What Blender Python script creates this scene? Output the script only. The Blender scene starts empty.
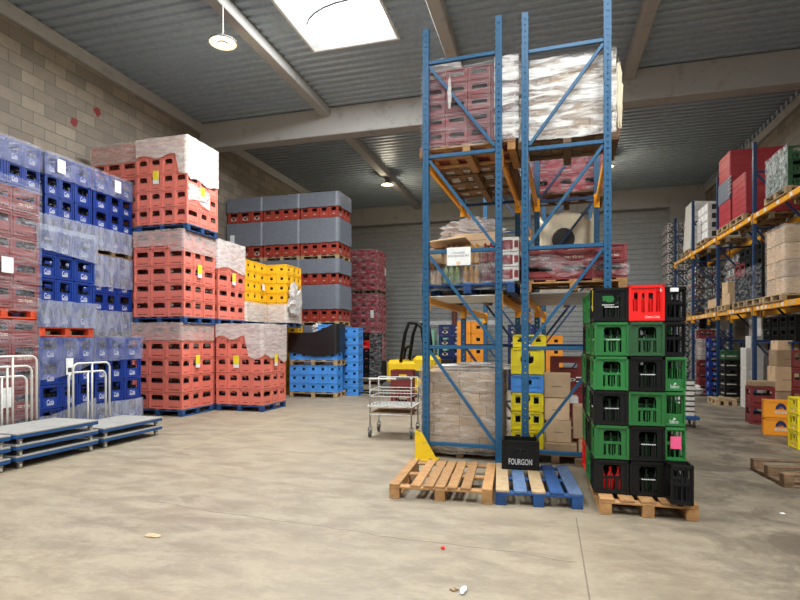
import bpy, bmesh, math, random
from mathutils import Vector, Matrix
random.seed(7)
SC = bpy.context.scene
COL = SC.collection
PI = math.pi

# ------------------------------------------------------------------ materials
def new_mat(name):
    m = bpy.data.materials.new(name); m.use_nodes = True
    nt = m.node_tree
    return m, nt, nt.nodes['Principled BSDF']

def N(nt, typ, **kw):
    n = nt.nodes.new(typ)
    for k, v in kw.items():
        if k in ('operation', 'blend_type', 'data_type', 'noise_dimensions', 'wave_type', 'bands_direction', 'feature', 'offset', 'offset_frequency', 'squash', 'squash_frequency', 'interpolation_type'):
            setattr(n, k, v)
        else:
            n.inputs[k].default_value = v
    return n

def mix_rgb(nt, fac, a, b, mode='MIX'):
    n = nt.nodes.new('ShaderNodeMix'); n.data_type = 'RGBA'; n.blend_type = mode
    for sock, v in ((n.inputs['Factor'], fac), (n.inputs[6], a), (n.inputs[7], b)):
        if hasattr(v, 'is_linked'): nt.links.new(v, sock)
        else: sock.default_value = v
    return n.outputs[2]

def c4(c): return (c[0], c[1], c[2], 1.0)

def ramp(nt, src, lo, hi, a=0.0, b=1.0):
    n = nt.nodes.new('ShaderNodeMapRange')
    n.inputs[1].default_value = lo; n.inputs[2].default_value = hi
    n.inputs[3].default_value = a; n.inputs[4].default_value = b
    nt.links.new(src, n.inputs[0]); return n.outputs[0]

def coords(nt, scale=(1, 1, 1), kind='Object'):
    tc = nt.nodes.new('ShaderNodeTexCoord'); mp = nt.nodes.new('ShaderNodeMapping')
    mp.inputs['Scale'].default_value = scale
    nt.links.new(tc.outputs[kind], mp.inputs[0]); return mp.outputs[0]

def plastic(name, col, rough=0.42, var=0.16, dirt=0.25):
    """moulded plastic: each object a slightly different batch, scuffs"""
    m, nt, b = new_mat(name)
    oi = nt.nodes.new('ShaderNodeObjectInfo')
    v = ramp(nt, oi.outputs['Random'], 0, 1, 1 - var, 1 + var)
    hs = nt.nodes.new('ShaderNodeHueSaturation'); hs.inputs['Color'].default_value = c4(col)
    nt.links.new(v, hs.inputs['Value'])
    no = N(nt, 'ShaderNodeTexNoise', Scale=14.0, Detail=3.0); nt.links.new(coords(nt), no.inputs['Vector'])
    f = ramp(nt, no.outputs[0], .5, .8, 0, dirt)
    g = sum(col) / 3
    out = mix_rgb(nt, f, hs.outputs[0], c4([.6 * x + .4 * g * .8 for x in col]))
    nt.links.new(out, b.inputs['Base Color'])
    b.inputs['Roughness'].default_value = rough
    return m

def paint(name, col, rough=.4, metal=0.0, wear=None, wscale=9):
    m, nt, b = new_mat(name)
    b.inputs['Roughness'].default_value = rough; b.inputs['Metallic'].default_value = metal
    no = N(nt, 'ShaderNodeTexNoise', Scale=wscale, Detail=6.0, Roughness=.65); nt.links.new(coords(nt), no.inputs['Vector'])
    if wear:
        out = mix_rgb(nt, ramp(nt, no.outputs[0], .56, .66), c4(col), c4(wear))
    else:
        out = mix_rgb(nt, ramp(nt, no.outputs[0], .35, .7), c4(col), c4([x * .8 for x in col]))
    nt.links.new(out, b.inputs['Base Color'])
    return m

def wood(name, col, dark, sc=(2, 2, 2)):
    m, nt, b = new_mat(name)
    v = coords(nt, sc)
    no = N(nt, 'ShaderNodeTexNoise', Scale=6.0, Detail=7.0, Roughness=.7); nt.links.new(v, no.inputs['Vector'])
    oi = nt.nodes.new('ShaderNodeObjectInfo')
    hs = nt.nodes.new('ShaderNodeHueSaturation')
    nt.links.new(mix_rgb(nt, ramp(nt, no.outputs[0], .3, .72), c4(dark), c4(col)), hs.inputs['Color'])
    nt.links.new(ramp(nt, oi.outputs['Random'], 0, 1, .78, 1.18), hs.inputs['Value'])
    nt.links.new(hs.outputs[0], b.inputs['Base Color'])
    b.inputs['Roughness'].default_value = .8
    return m

def film(name, col, a0, a1, sc=(3, 3, 12), rough=.22, th=(.35, .68)):
    """stretch film: folds and layers vary how much it covers"""
    m, nt, b = new_mat(name)
    no = N(nt, 'ShaderNodeTexNoise', Scale=1.6, Detail=5.0, Roughness=.62, Distortion=.6)
    nt.links.new(coords(nt, sc), no.inputs['Vector'])
    nt.links.new(ramp(nt, no.outputs[0], th[0], th[1], a0, a1), b.inputs['Alpha'])
    b.inputs['Base Color'].default_value = c4(col); b.inputs['Roughness'].default_value = rough
    no2 = N(nt, 'ShaderNodeTexNoise', Scale=5.0, Detail=4.0); nt.links.new(coords(nt, sc), no2.inputs['Vector'])
    bp = nt.nodes.new('ShaderNodeBump'); bp.inputs['Strength'].default_value = .5; bp.inputs['Distance'].default_value = .03
    nt.links.new(no2.outputs[0], bp.inputs['Height']); nt.links.new(bp.outputs[0], b.inputs['Normal'])
    return m

def emit(name, col, s):
    m, nt, b = new_mat(name)
    b.inputs['Base Color'].default_value = c4(col)
    b.inputs['Emission Color'].default_value = c4(col); b.inputs['Emission Strength'].default_value = s
    return m

M = {}
M['salmon'] = plastic('salmon plastic', (.70, .185, .135), .4, .08, .3)
M['blue'] = plastic('blue crate plastic', (.004, .030, .205), .38, .1, .12)
M['maroon'] = plastic('maroon plastic', (.20, .026, .025), .45, .12)
M['jup'] = plastic('red orange plastic', (.31, .036, .020), .42, .08)
M['crimson'] = plastic('crimson plastic', (.34, .012, .026), .4, .08)
M['yellow'] = plastic('yellow plastic', (.80, .43, .01), .42, .06)
M['lemon'] = plastic('lemon plastic', (.82, .66, .012), .4, .05)
M['light'] = plastic('light blue plastic', (.065, .28, .70), .4, .08)
M['orange'] = plastic('orange plastic', (.82, .30, .01), .42, .05)
M['green'] = plastic('green plastic', (.020, .165, .036), .38, .25)
M['dkgreen'] = plastic('dark green plastic', (.02, .08, .028), .38, .06)
M['black'] = plastic('black plastic', (.006, .006, .006), .4, .2, .08); M['black'].node_tree.nodes['Principled BSDF'].inputs['Specular IOR Level'].default_value = .28
M['red'] = plastic('bright red plastic', (.80, .010, .008), .36, .03, .06)
M['navy'] = plastic('navy plastic', (.008, .02, .10), .4, .1)
M['mint'] = plastic('mint carton', (.30, .62, .46), .6, .1)
M['white'] = paint('white print', (.80, .80, .78), .6)
M['cream'] = paint('cream print', (.62, .55, .45), .6)
M['pink'] = paint('pink paper', (.85, .10, .25), .7)
M['paper'] = paint('white paper', (.80, .80, .77), .7)
M['ylabel'] = paint('yellow paper', (.85, .68, .02), .7)
M['ink'] = paint('black ink', (.03, .03, .03), .7)
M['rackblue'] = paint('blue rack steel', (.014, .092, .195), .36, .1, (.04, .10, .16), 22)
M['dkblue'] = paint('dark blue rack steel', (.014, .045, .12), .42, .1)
M['beam'] = paint('orange rack beam', (.88, .38, .008), .4, .0, (.72, .36, .05), 14)
M['guard'] = paint('yellow guard steel', (.80, .50, .008), .4, .0, (.5, .33, .05), 11)
M['dark'] = paint('dark hole shade', (.012, .012, .014), .8)
M['wood'] = wood('pallet wood', (.46, .25, .095), (.26, .125, .042))
M['oldwood'] = wood('weathered pallet wood', (.25, .15, .075), (.10, .056, .028))
M['palewood'] = wood('pale pallet wood', (.50, .36, .20), (.30, .20, .10))
M['bluewood'] = wood('blue painted pallet wood', (.012, .066, .21), (.008, .034, .11))
M['wornblue'] = wood('worn blue pallet boards', (.12, .18, .28), (.04, .085, .19))
M['redwood'] = wood('orange red pallet wood', (.72, .09, .02), (.5, .05, .015))
M['card'] = wood('cardboard', (.40, .27, .155), (.31, .20, .11), (1.2, 1.2, 1.2))
M['cardpale'] = wood('pale cardboard', (.64, .45, .265), (.54, .36, .205), (1.2, 1.2, 1.2))
M['whitecard'] = paint('white carton', (.66, .63, .57), .7)
M['tape'] = paint('parcel tape', (.42, .30, .16), .3)
M['film'] = film('clear stretch film', (.80, .79, .80), .02, .34, (3, 3, 9), .2, (.42, .72))
M['filmhaze'] = film('hazy stretch film', (.74, .72, .74), .03, .40, (1.5, 1.5, 34), .2, (.42, .74))
M['filmwhite'] = film('white stretch film', (.70, .66, .62), .48, .90)
M['filmtop'] = film('dense top film', (.58, .51, .47), .34, .70)
M['filmblue'] = film('layered clear film', (.42, .44, .52), .28, .64, (5, 5, 1.5))
M['filmlight'] = film('thin clear film', (.42, .44, .58), .10, .42, (4, 4, 4))
M['filmcart'] = film('carton stretch film', (.72, .66, .58), .12, .52, (2.5, 2.5, 10), .2, (.38, .7))
M['filmgreen'] = film('glossy film', (.80, .84, .84), .10, .62, (5, 5, 5), .15)
M['silver'] = film('silvery film', (.84, .82, .78), .16, .88, (1.3, 1.3, 7), .16, (.40, .58))
M['sleeve'] = paint('grey plastic sleeve', (.155, .17, .20), .45)
M['redsleeve'] = paint('red plastic sleeve', (.42, .035, .045), .42)
M['blackfilm'] = paint('black film', (.012, .012, .013), .35)
M['steel'] = paint('galvanised steel', (.42, .42, .41), .38, .7)
M['whitepaint'] = paint('cream enamel tube', (.62, .60, .54), .4, .0, (.45, .42, .36), 8)
M['deck'] = paint('grey cart deck', (.28, .27, .245), .7, 0, (.19, .18, .165), 5)
M['cartblue'] = paint('blue cart frame', (.008, .075, .24), .45, .1)
M['rubber'] = paint('grey rubber', (.10, .095, .09), .7)
M['bottle'] = paint('dark bottle glass', (.012, .010, .008), .12)
M['clearglass'] = paint('pale bottle glass', (.55, .55, .50), .12)
M['greenglass'] = paint('green bottle glass', (.006, .035, .012), .12)
M['fork'] = paint('forklift yellow', (.80, .52, .01), .4)
M['sack'] = paint('cream sack cloth', (.78, .68, .50), .85)
M['mottle'] = None

# ------------------------------------------------------------------ mesh builder
class MB:
    def __init__(s): s.v = []; s.f = []; s.m = []; s.mats = []
    def mi(s, mat):
        if mat not in s.mats: s.mats.append(mat)
        return s.mats.index(mat)
    def add(s, vs, fs, mat):
        o = len(s.v); k = s.mi(mat)
        s.v.extend([tuple(p) for p in vs])
        for f in fs: s.f.append([o + i for i in f]); s.m.append(k)
    def box(s, x0, y0, z0, x1, y1, z1, mat, T=None):
        vs = [Vector(p) for p in ((x0,y0,z0),(x1,y0,z0),(x1,y1,z0),(x0,y1,z0),(x0,y0,z1),(x1,y0,z1),(x1,y1,z1),(x0,y1,z1))]
        if T: vs = [T @ p for p in vs]
        s.add(vs, [(0,3,2,1),(4,5,6,7),(0,1,5,4),(1,2,6,5),(2,3,7,6),(3,0,4,7)], mat)
    def bbox(s, x0, y0, z0, x1, y1, z1, mat, b=.01, T=None):
        """box with chamfered edges"""
        vs = []; idx = {}
        xs = (x0, x1); ys = (y0, y1); zs = (z0, z1)
        for i in (0, 1):
            for j in (0, 1):
                for k in (0, 1):
                    sx = b if i == 0 else -b; sy = b if j == 0 else -b; sz = b if k == 0 else -b
                    for a, p in enumerate(((xs[i], ys[j]+sy, zs[k]+sz), (xs[i]+sx, ys[j], zs[k]+sz), (xs[i]+sx, ys[j]+sy, zs[k]))):
                        idx[(i,j,k,a)] = len(vs); vs.append(Vector(p))
        fs = []
        g = lambda i,j,k,a: idx[(i,j,k,a)]
        fs += [(g(0,0,0,0),g(0,0,1,0),g(0,1,1,0),g(0,1,0,0)), (g(1,0,0,0),g(1,1,0,0),g(1,1,1,0),g(1,0,1,0)),
               (g(0,0,0,1),g(1,0,0,1),g(1,0,1,1),g(0,0,1,1)), (g(0,1,0,1),g(0,1,1,1),g(1,1,1,1),g(1,1,0,1)),
               (g(0,0,0,2),g(0,1,0,2),g(1,1,0,2),g(1,0,0,2)), (g(0,0,1,2),g(1,0,1,2),g(1,1,1,2),g(0,1,1,2))]
        for j in (0,1):
            for k in (0,1): fs.append((g(0,j,k,1),g(1,j,k,1),g(1,j,k,2),g(0,j,k,2)))
        for i in (0,1):
            for k in (0,1): fs.append((g(i,0,k,0),g(i,1,k,0),g(i,1,k,2),g(i,0,k,2)))
            for j in (0,1): fs.append((g(i,j,0,0),g(i,j,1,0),g(i,j,1,1),g(i,j,0,1)))
        for i in (0,1):
            for j in (0,1):
                for k in (0,1): fs.append((g(i,j,k,0),g(i,j,k,1),g(i,j,k,2)))
        if T: vs = [T @ p for p in vs]
        s.add(vs, fs, mat)
    def bar(s, p, q, w, h, mat, up=(0,0,1)):
        p = Vector(p); q = Vector(q); d = (q-p).normalized(); up = Vector(up)
        if abs(d.dot(up)) > .99: up = Vector((0,1,0))
        a = d.cross(up).normalized(); b = a.cross(d).normalized()
        vs = []
        for c in (p, q):
            for i, j in ((-1,-1),(1,-1),(1,1),(-1,1)): vs.append(c + a*(i*w/2) + b*(j*h/2))
        s.add(vs, [(0,1,2,3),(7,6,5,4),(0,4,5,1),(1,5,6,2),(2,6,7,3),(3,7,4,0)], mat)
    def tube(s, pts, r, mat, n=8, cap=True):
        pts = [Vector(p) for p in pts]; rings = []
        prev = None
        for i, p in enumerate(pts):
            if i == 0: t = (pts[1]-p)
            elif i == len(pts)-1: t = (p-pts[i-1])
            else: t = (pts[i+1]-p).normalized() + (p-pts[i-1]).normalized()
            t.normalize()
            if prev is None:
                a = t.cross(Vector((0,0,1)))
                if a.length < .05: a = t.cross(Vector((0,1,0)))
                a.normalize()
            else:
                a = (prev - t*prev.dot(t)).normalized()
            prev = a; b = t.cross(a)
            rr = r[i] if isinstance(r, (list, tuple)) else r
            rings.append([p + (a*math.cos(2*PI*k/n) + b*math.sin(2*PI*k/n))*rr for k in range(n)])
        vs = [v for R in rings for v in R]; fs = []
        for i in range(len(pts)-1):
            for k in range(n): fs.append((i*n+k, i*n+(k+1)%n, (i+1)*n+(k+1)%n, (i+1)*n+k))
        if cap: fs.append(tuple(range(n))[::-1]); fs.append(tuple((len(pts)-1)*n+k for k in range(n)))
        s.add(vs, fs, mat)
    def lathe(s, prof, mat, c=(0,0,0), n=12):
        vs = []; fs = []
        for r, z in prof:
            for k in range(n): vs.append((c[0]+r*math.cos(2*PI*k/n), c[1]+r*math.sin(2*PI*k/n), c[2]+z))
        for i in range(len(prof)-1):
            for k in range(n): fs.append((i*n+k, i*n+(k+1)%n, (i+1)*n+(k+1)%n, (i+1)*n+k))
        fs.append(tuple(range(n))[::-1]); fs.append(tuple((len(prof)-1)*n+k for k in range(n)))
        s.add(vs, fs, mat)
    def wall(s, w, h, holes, t, fn, mat, off=0.0):
        """thick sheet w x h with holes (a0,b0,a1,b1,kind,r); fn maps (a,b,depth) to xyz"""
        A = sorted(set([0, w] + [x for H in holes for x in (H[0], H[2])])); B = sorted(set([0, h] + [x for H in holes for x in (H[1], H[3])]))
        def solid(i, j):
            if i < 0 or j < 0 or i >= len(A)-1 or j >= len(B)-1: return False
            a = (A[i]+A[i+1])/2; b = (B[j]+B[j+1])/2
            return not any(H[0] < a < H[2] and H[1] < b < H[3] for H in holes)
        vs = []; fs = []
        def q(pts):
            o = len(vs); vs.extend([fn(*p) for p in pts]); fs.append(tuple(range(o, o+len(pts))))
        d0, d1 = off, off+t
        for i in range(len(A)-1):
            for j in range(len(B)-1):
                if not solid(i, j): continue
                a0,a1,b0,b1 = A[i],A[i+1],B[j],B[j+1]
                q([(a0,b0,d0),(a1,b0,d0),(a1,b1,d0),(a0,b1,d0)]); q([(a0,b1,d1),(a1,b1,d1),(a1,b0,d1),(a0,b0,d1)])
                if not solid(i-1,j): q([(a0,b0,d0),(a0,b1,d0),(a0,b1,d1),(a0,b0,d1)])
                if not solid(i+1,j): q([(a1,b1,d0),(a1,b0,d0),(a1,b0,d1),(a1,b1,d1)])
                if not solid(i,j-1): q([(a1,b0,d0),(a0,b0,d0),(a0,b0,d1),(a1,b0,d1)])
                if not solid(i,j+1): q([(a0,b1,d0),(a1,b1,d0),(a1,b1,d1),(a0,b1,d1)])
        for H in holes:
            if len(H) > 4:
                r = H[5]
                for sa in (0, 2):
                    for sb in ((3,) if H[4] == 'top' else (1,) if H[4] == 'bot' else (1, 3)):
                        a = H[sa]; b = H[sb]; da = r if sa == 0 else -r; db = r if sb == 1 else -r
                        c1 = (a+da, b); c2 = (a+da*.3, b+db*.3); c3 = (a, b+db)
                        for d in (d0, d1): q([(a,b,d),(*c1,d),(*c2,d),(*c3,d)])
                        q([(*c1,d0),(*c2,d0),(*c2,d1),(*c1,d1)]); q([(*c2,d0),(*c3,d0),(*c3,d1),(*c2,d1)])
        s.add(vs, fs, mat)
    def mesh(s, name, smooth=False):
        me = bpy.data.meshes.new(name)
        me.from_pydata(s.v, [], s.f)
        for m in s.mats: me.materials.append(m)
        me.polygons.foreach_set('material_index', s.m)
        if smooth: me.polygons.foreach_set('use_smooth', [True]*len(s.f))
        me.validate(); me.update()
        bm = bmesh.new(); bm.from_mesh(me); bmesh.ops.recalc_face_normals(bm, faces=bm.faces); bm.to_mesh(me); bm.free()
        return me
    def build(s, name, parent=None, loc=(0,0,0), rz=0.0, smooth=False):
        return link(s.mesh(name, smooth), name, parent, loc, rz)

def link(me, name, parent=None, loc=(0,0,0), rz=0.0, scale=(1,1,1)):
    o = bpy.data.objects.new(name, me); COL.objects.link(o)
    o.location = loc; o.rotation_euler = (0, 0, rz); o.scale = scale
    if parent: o.parent = parent
    return o

LABELS = {}
def tag(o, label, cat, group=None, kind=None, shared=False):
    n = len(label.split())
    if n < 4 or n > 16: print('LABEL LENGTH', n, label)
    if label in LABELS and not shared: print('DUP LABEL', label)
    LABELS[label] = 1
    o['label'] = label; o['category'] = cat
    if group: o['group'] = group
    if kind: o['kind'] = kind
    return o
def struct(o): o['kind'] = 'structure'; return o
def thing(name, label, cat, loc=(0,0,0), rz=0.0, group=None):
    o = bpy.data.objects.new(name, None); COL.objects.link(o)
    o.empty_display_size = .1
    o.location = loc; o.rotation_euler = (0,0,rz)
    return tag(o, label, cat, group)
def dup(root, loc, rz, label, group=None, scale=None):
    r = root.copy(); COL.objects.link(r); r.location = loc; r.rotation_euler = (0,0,rz)
    if scale: r.scale = scale
    r['label'] = label
    n = len(label.split())
    if n < 4 or n > 16: print('LABEL LENGTH', n, label)
    if label in LABELS: print('DUP LABEL', label)
    LABELS[label] = 1
    if group: r['group'] = group
    for ch in list(root.children):
        c = ch.copy(); COL.objects.link(c); c.parent = r
        for g in ch.children:
            d = g.copy(); COL.objects.link(d); d.parent = c
    return r

_TXT = {}
def text_polys(txt, shear=0.0):
    key = (txt, shear)
    if key in _TXT: return _TXT[key]
    cu = bpy.data.curves.new('t', 'FONT'); cu.body = txt; cu.align_x = 'CENTER'; cu.align_y = 'CENTER'; cu.shear = shear
    cu.resolution_u = 3
    ob = bpy.data.objects.new('t', cu); COL.objects.link(ob)
    dg = bpy.context.evaluated_depsgraph_get()
    me = bpy.data.meshes.new_from_object(ob.evaluated_get(dg))
    vs = [tuple(v.co) for v in me.vertices]; fs = [tuple(p.vertices) for p in me.polygons]
    bpy.data.objects.remove(ob); bpy.data.curves.remove(cu); bpy.data.meshes.remove(me)
    x0 = min(v[0] for v in vs); x1 = max(v[0] for v in vs); y0 = min(v[1] for v in vs); y1 = max(v[1] for v in vs)
    vs = [((v[0]-x0)/(x1-x0)-.5, (v[1]-y0)/(y1-y0)-.5) for v in vs]
    _TXT[key] = (vs, fs); return vs, fs
def put_text(mb, txt, fn, ca, cb, w, h, mat, d=-.003, shear=0.0):
    vs, fs = text_polys(txt, shear)
    mb.add([fn(ca+x*w, cb+y*h, d) for x, y in vs], fs, mat)

ORD = ['first','second','third','fourth','fifth','sixth','seventh','eighth','ninth','tenth','eleventh','twelfth']
SKYE = [1000, 520, 460, 1000, 420, 420]
GATE = [34, 34]
WORLD = .45
EXPO = -.17
# ------------------------------------------------------------------ crates
def wall_fns(wx, wy):
    return {'-y': (wx, lambda a, b, d: (a-wx/2, -wy/2+d, b)), '+y': (wx, lambda a, b, d: (wx/2-a, wy/2-d, b)),
            '+x': (wy, lambda a, b, d: (wx/2-d, a-wy/2, b)), '-x': (wy, lambda a, b, d: (-wx/2+d, wy/2-a, b))}

def crate_mesh(name, wx, wy, h, mat, spec, cells=(4, 3), cellmat=None, recess=.012, post=.028, rim=.024):
    mb = MB(); t = .010
    fns = wall_fns(wx, wy)
    for side, (w, fn) in fns.items():
        holes, deco = spec(w, h, side)
        mb.wall(w, h-.004, holes, t, fn, mat, recess)
        # rims and corner posts stand proud of the panel
        def blk(a0, b0, a1, b1, d0, d1, mt=mat):
            vs = [fn(a, b, d) for d in (d0, d1) for a, b in ((a0,b0),(a1,b0),(a1,b1),(a0,b1))]
            mb.add(vs, [(0,1,2,3),(7,6,5,4),(0,4,5,1),(1,5,6,2),(2,6,7,3),(3,7,4,0)], mt)
        blk(0, h-rim-.004, w, h-.004, 0, recess); blk(0, .006, w, rim+.004, .001, recess)
        blk(0, rim, post, h-rim, 0.0005, recess); blk(w-post, rim, w, h-rim, 0.0005, recess)
        for D in deco:
            if D[0] == 'blk': blk(*D[1:5], recess-D[5], recess, D[6] if len(D) > 6 else mat)
            elif D[0] == 'txt': put_text(mb, D[1], fn, D[2], D[3], D[4], D[5], D[6], recess-.0025, D[7] if len(D) > 7 else 0)
            elif D[0] == 'poly': mb.add([fn(a, b, recess-.0022) for a, b in D[1]], [tuple(range(len(D[1])))], D[2])
    mb.box(-wx/2+.02, -wy/2+.02, .008, wx/2-.02, wy/2-.02, .02, mat)
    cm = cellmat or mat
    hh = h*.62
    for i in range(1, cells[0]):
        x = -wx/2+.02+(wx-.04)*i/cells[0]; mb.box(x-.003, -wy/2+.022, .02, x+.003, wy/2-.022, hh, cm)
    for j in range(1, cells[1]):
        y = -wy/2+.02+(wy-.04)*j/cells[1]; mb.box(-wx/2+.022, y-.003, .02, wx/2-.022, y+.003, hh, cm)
    return mb.mesh(name)

def R(w, h, x0, z0, x1, z1, kind=None, r=0.0):
    H = (x0*w, z0*h, x1*w, z1*h)
    return H + (kind, r) if kind else H

def ell(cx, cz, rx, rz, n=14): return [(cx+rx*math.cos(2*PI*k/n), cz+rz*math.sin(2*PI*k/n)) for k in range(n)]

def sp_salmon(w, h, side):
    long = w > .35
    a, b = (.15, .85) if long else (.20, .80)
    holes = [R(w,h,a,.53,b,.83,'top',.035)]
    n = 5 if long else 3
    for i in range(n):
        c = .5+(i-(n-1)/2)*.13*(1 if long else 1.15)
        holes.append(R(w,h,c-.042,.10,c+.042,.165))
    deco = [('blk', .1*w, .505*h, .9*w, .53*h, .005), ('blk', .1*w, .20*h, .9*w, .225*h, .004)]
    if long: deco += [('blk', .28*w, .30*h, .42*w, .44*h, .004), ('blk', .44*w, .30*h, .58*w, .44*h, .004), ('blk', .60*w, .30*h, .74*w, .44*h, .004)]
    return holes, deco
def sp_blue(w, h, side):
    long = w > .35
    a, b = (.2, .80) if long else (.20, .80)
    holes = [R(w,h,a,.47,b,.87,'top',.02)]
    lw = .125 if long else .105
    deco = [('txt', 'Cola', w/2, .285*h, lw, .20*h, M['white'], .12), ('blk', w/2-lw*.5, .155*h, w/2+lw*.45, .175*h, .002, M['white']),
            ('blk', a*w-.02, .08*h, a*w-.008, .9*h, .006), ('blk', b*w+.008, .08*h, b*w+.02, .9*h, .006),
            ('blk', a*w, .09*h, b*w, .115*h, .005)]
    return holes, deco
def sp_maroon(logo):
    def f(w, h, side):
        long = w > .35
        a, b = (.13, .87) if long else (.16, .84)
        holes = [R(w,h,a,.52,b,.82,'top',.035)]
        n = 6 if long else 4
        for i in range(n):
            c = a+(b-a)*(i+.5)/n
            holes.append(R(w,h,c-.045,.1,c+.045,.155))
        deco = [('blk', .1*w, .19*h, .9*w, .215*h, .005), ('blk', .1*w, .46*h, .9*w, .485*h, .005)]
        if logo:
            deco += [('txt', 'cfp', w/2, .335*h, .15, .17*h, M['cream'], .1),
                     ('blk', w/2-.115, .36*h, w/2-.05, .385*h, .002, M['cream']), ('blk', w/2+.05, .36*h, w/2+.115, .385*h, .002, M['cream']),
                     ('blk', w/2-.115, .29*h, w/2-.05, .315*h, .002, M['cream']), ('blk', w/2+.05, .29*h, w/2+.115, .315*h, .002, M['cream'])]
        return holes, deco
    return f
def sp_jup(w, h, side):
    long = w > .35
    a, b = (.2, .8) if long else (.24, .76)
    holes = [R(w,h,a,.54,b,.80,'top',.02)]
    for i in (-1, 0, 1): holes.append(R(w,h,.5+i*.13-.03,.1,.5+i*.13+.03,.17))
    deco = [('blk', .08*w, .45*h, .92*w, .47*h, .005)]
    if long: deco += [('poly', ell(w/2, .31*h, .095, .045), M['cream']), ('poly', ell(w/2, .37*h, .05, .05), M['cream'])]
    else: deco += [('blk', w/2-.04, .27*h, w/2+.04, .31*h, .002, M['cream'])]
    return holes, deco
def sp_crimson(w, h, side):
    holes = [R(w,h,.28,.45,.72,.74,'top',.015)]
    deco = [('blk', .3*w, .2*h, .7*w, .25*h, .002, M['cream']), ('blk', .05*w, .36*h, .95*w, .39*h, .006)]
    return holes, deco
def sp_light(n):
    def f(w, h, side):
        holes = []
        k = n if w > .35 else 1
        for i in range(k):
            c = (i+.5)/k
            holes.append(R(w,h,c-.12/k-.02,.44,c+.12/k+.02,.72))
        deco = [('blk', .02, .33*h, w-.02, .37*h, .007), ('blk', .02, .80*h, w-.02, .83*h, .006)]
        return holes, deco
    return f
def sp_yellow(w, h, side):
    holes = [R(w,h,.36,.36,.64,.66)]
    deco = [('blk', .22*w, .24*h, .78*w, .29*h, .007), ('blk', .22*w, .73*h, .78*w, .78*h, .007), ('blk', .22*w, .29*h, .27*w, .73*h, .007), ('blk', .73*w, .29*h, .78*w, .73*h, .007),
            ('blk', .03*w, .12*h, .97*w, .15*h, .006)]
    return holes, deco
def sp_beer(w, h, side):
    holes = [R(w,h,.27,.52,.78,.84,'top',.03), R(w,h,.27,.12,.34,.44), R(w,h,.41,.12,.62,.44,'bot',.025), R(w,h,.69,.12,.78,.44)]
    deco = [('blk', .27*w, .455*h, .78*w, .5*h, .003), ('blk', .2*w, .86*h, .8*w, .885*h, .005), ('blk', .14*w, .8*h, .16*w, .82*h, .002, M['dark']), ('blk', .87*w, .8*h, .89*w, .82*h, .002, M['dark'])]
    # a column of glass-height ribs inside the hand hole
    deco += [('blk', .475*w, .12*h, .5*w, .40*h, -.001), ('blk', .555*w, .12*h, .575*w, .40*h, -.001)]
    return holes, deco
def sp_beer_mark(w, h, side):
    hl, d = sp_beer(w, h, side)
    for i in range(7): d.append(('blk', (.34+i*.058)*w, .468*h, (.34+i*.058+.046)*w, .492*h, .0045, M['white']))
    return hl, d
def sp_beer_logo(w, h, side):
    hl, d = sp_beer(w, h, side)
    for i in range(6): d.append(('blk', (.25+i*.06)*w, .475*h, (.25+i*.06+.048)*w, .50*h, .0045, M['white']))
    for i in range(7): d.append(('blk', (.32+i*.06)*w, .415*h, (.32+i*.06+.048)*w, .44*h, .0045, M['white']))
    d.append(('poly', ell(.47*w, .66*h, .13*w, .10*h), M['green']))
    return hl, d
def sp_coke(w, h, side):
    holes = [R(w,h,.12,.28,.26,.84,'all',.008), R(w,h,.36,.24,.45,.84,'all',.008), R(w,h,.55,.26,.69,.86,'all',.008), R(w,h,.76,.26,.89,.86,'all',.008)]
    deco = [('txt', 'Coca-Cola', .66*w, .125*h, .40*w, .075*h, M['white'], .35)]
    deco += [('poly', [(.88*w,.80*h),(.91*w,.80*h),(.91*w,.94*h),(.88*w,.92*h)], M['white']), ('poly', [(.92*w,.84*h),(.97*w,.84*h),(.97*w,.94*h),(.94*w,.96*h)], M['white']), ('poly', [(.91*w,.80*h),(.97*w,.80*h),(.97*w,.83*h),(.91*w,.83*h)], M['white'])]
    return holes, deco
def sp_half(w, h, side):
    holes = [R(w,h,.14,.56,.46,.86,'top',.01), R(w,h,.54,.56,.86,.86,'top',.01), R(w,h,.14,.12,.46,.46), R(w,h,.54,.12,.86,.46)]
    return holes, [('blk', .1*w, .49*h, .9*w, .52*h, .004)]
def sp_bibo(w, h, side):
    holes = [R(w,h,.14,.36,.84,.86,'top',.025)]
    deco = [('txt', 'bibo', .48*w, .14*h, .42*w, .11*h, M['white']), ('poly', [(.42*w,.2*h),(.5*w,.255*h),(.58*w,.2*h)], M['white']),
            ('blk', .34*w, .37*h, .38*w, .86*h, -.004), ('blk', .60*w, .37*h, .64*w, .86*h, -.004)]
    return holes, deco
def sp_trap(tall):
    def f(w, h, side):
        holes = [R(w,h,.14,.42,.30,.78), R(w,h,.40,.52,.60,.86,'bot',.03), R(w,h,.70,.42,.86,.78)]
        deco = [('blk', .03*w, .34*h, .97*w, .37*h, .006), ('blk', .36*w, .16*h, .64*w, .24*h, .002, M['orange']), ('blk', .45*w, .12*h, .55*w, .3*h, .003, M['paper'])]
        if tall: holes = [R(w,h,.30,.40,.70,.68,'bot',.04), R(w,h,.40,.68,.60,.80)]; deco = [('blk', .03*w, .3*h, .97*w, .33*h, .006)]
        return holes, deco
    return f
def sp_tall(w, h, side):
    holes = [R(w,h,.24,.62,.76,.80,'top',.02), R(w,h,.15,.14,.30,.24), R(w,h,.42,.14,.58,.24), R(w,h,.70,.14,.85,.24)]
    return holes, [('blk', .08*w, .3*h, .92*w, .33*h, .006), ('blk', .08*w, .52*h, .92*w, .55*h, .006)]
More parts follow.
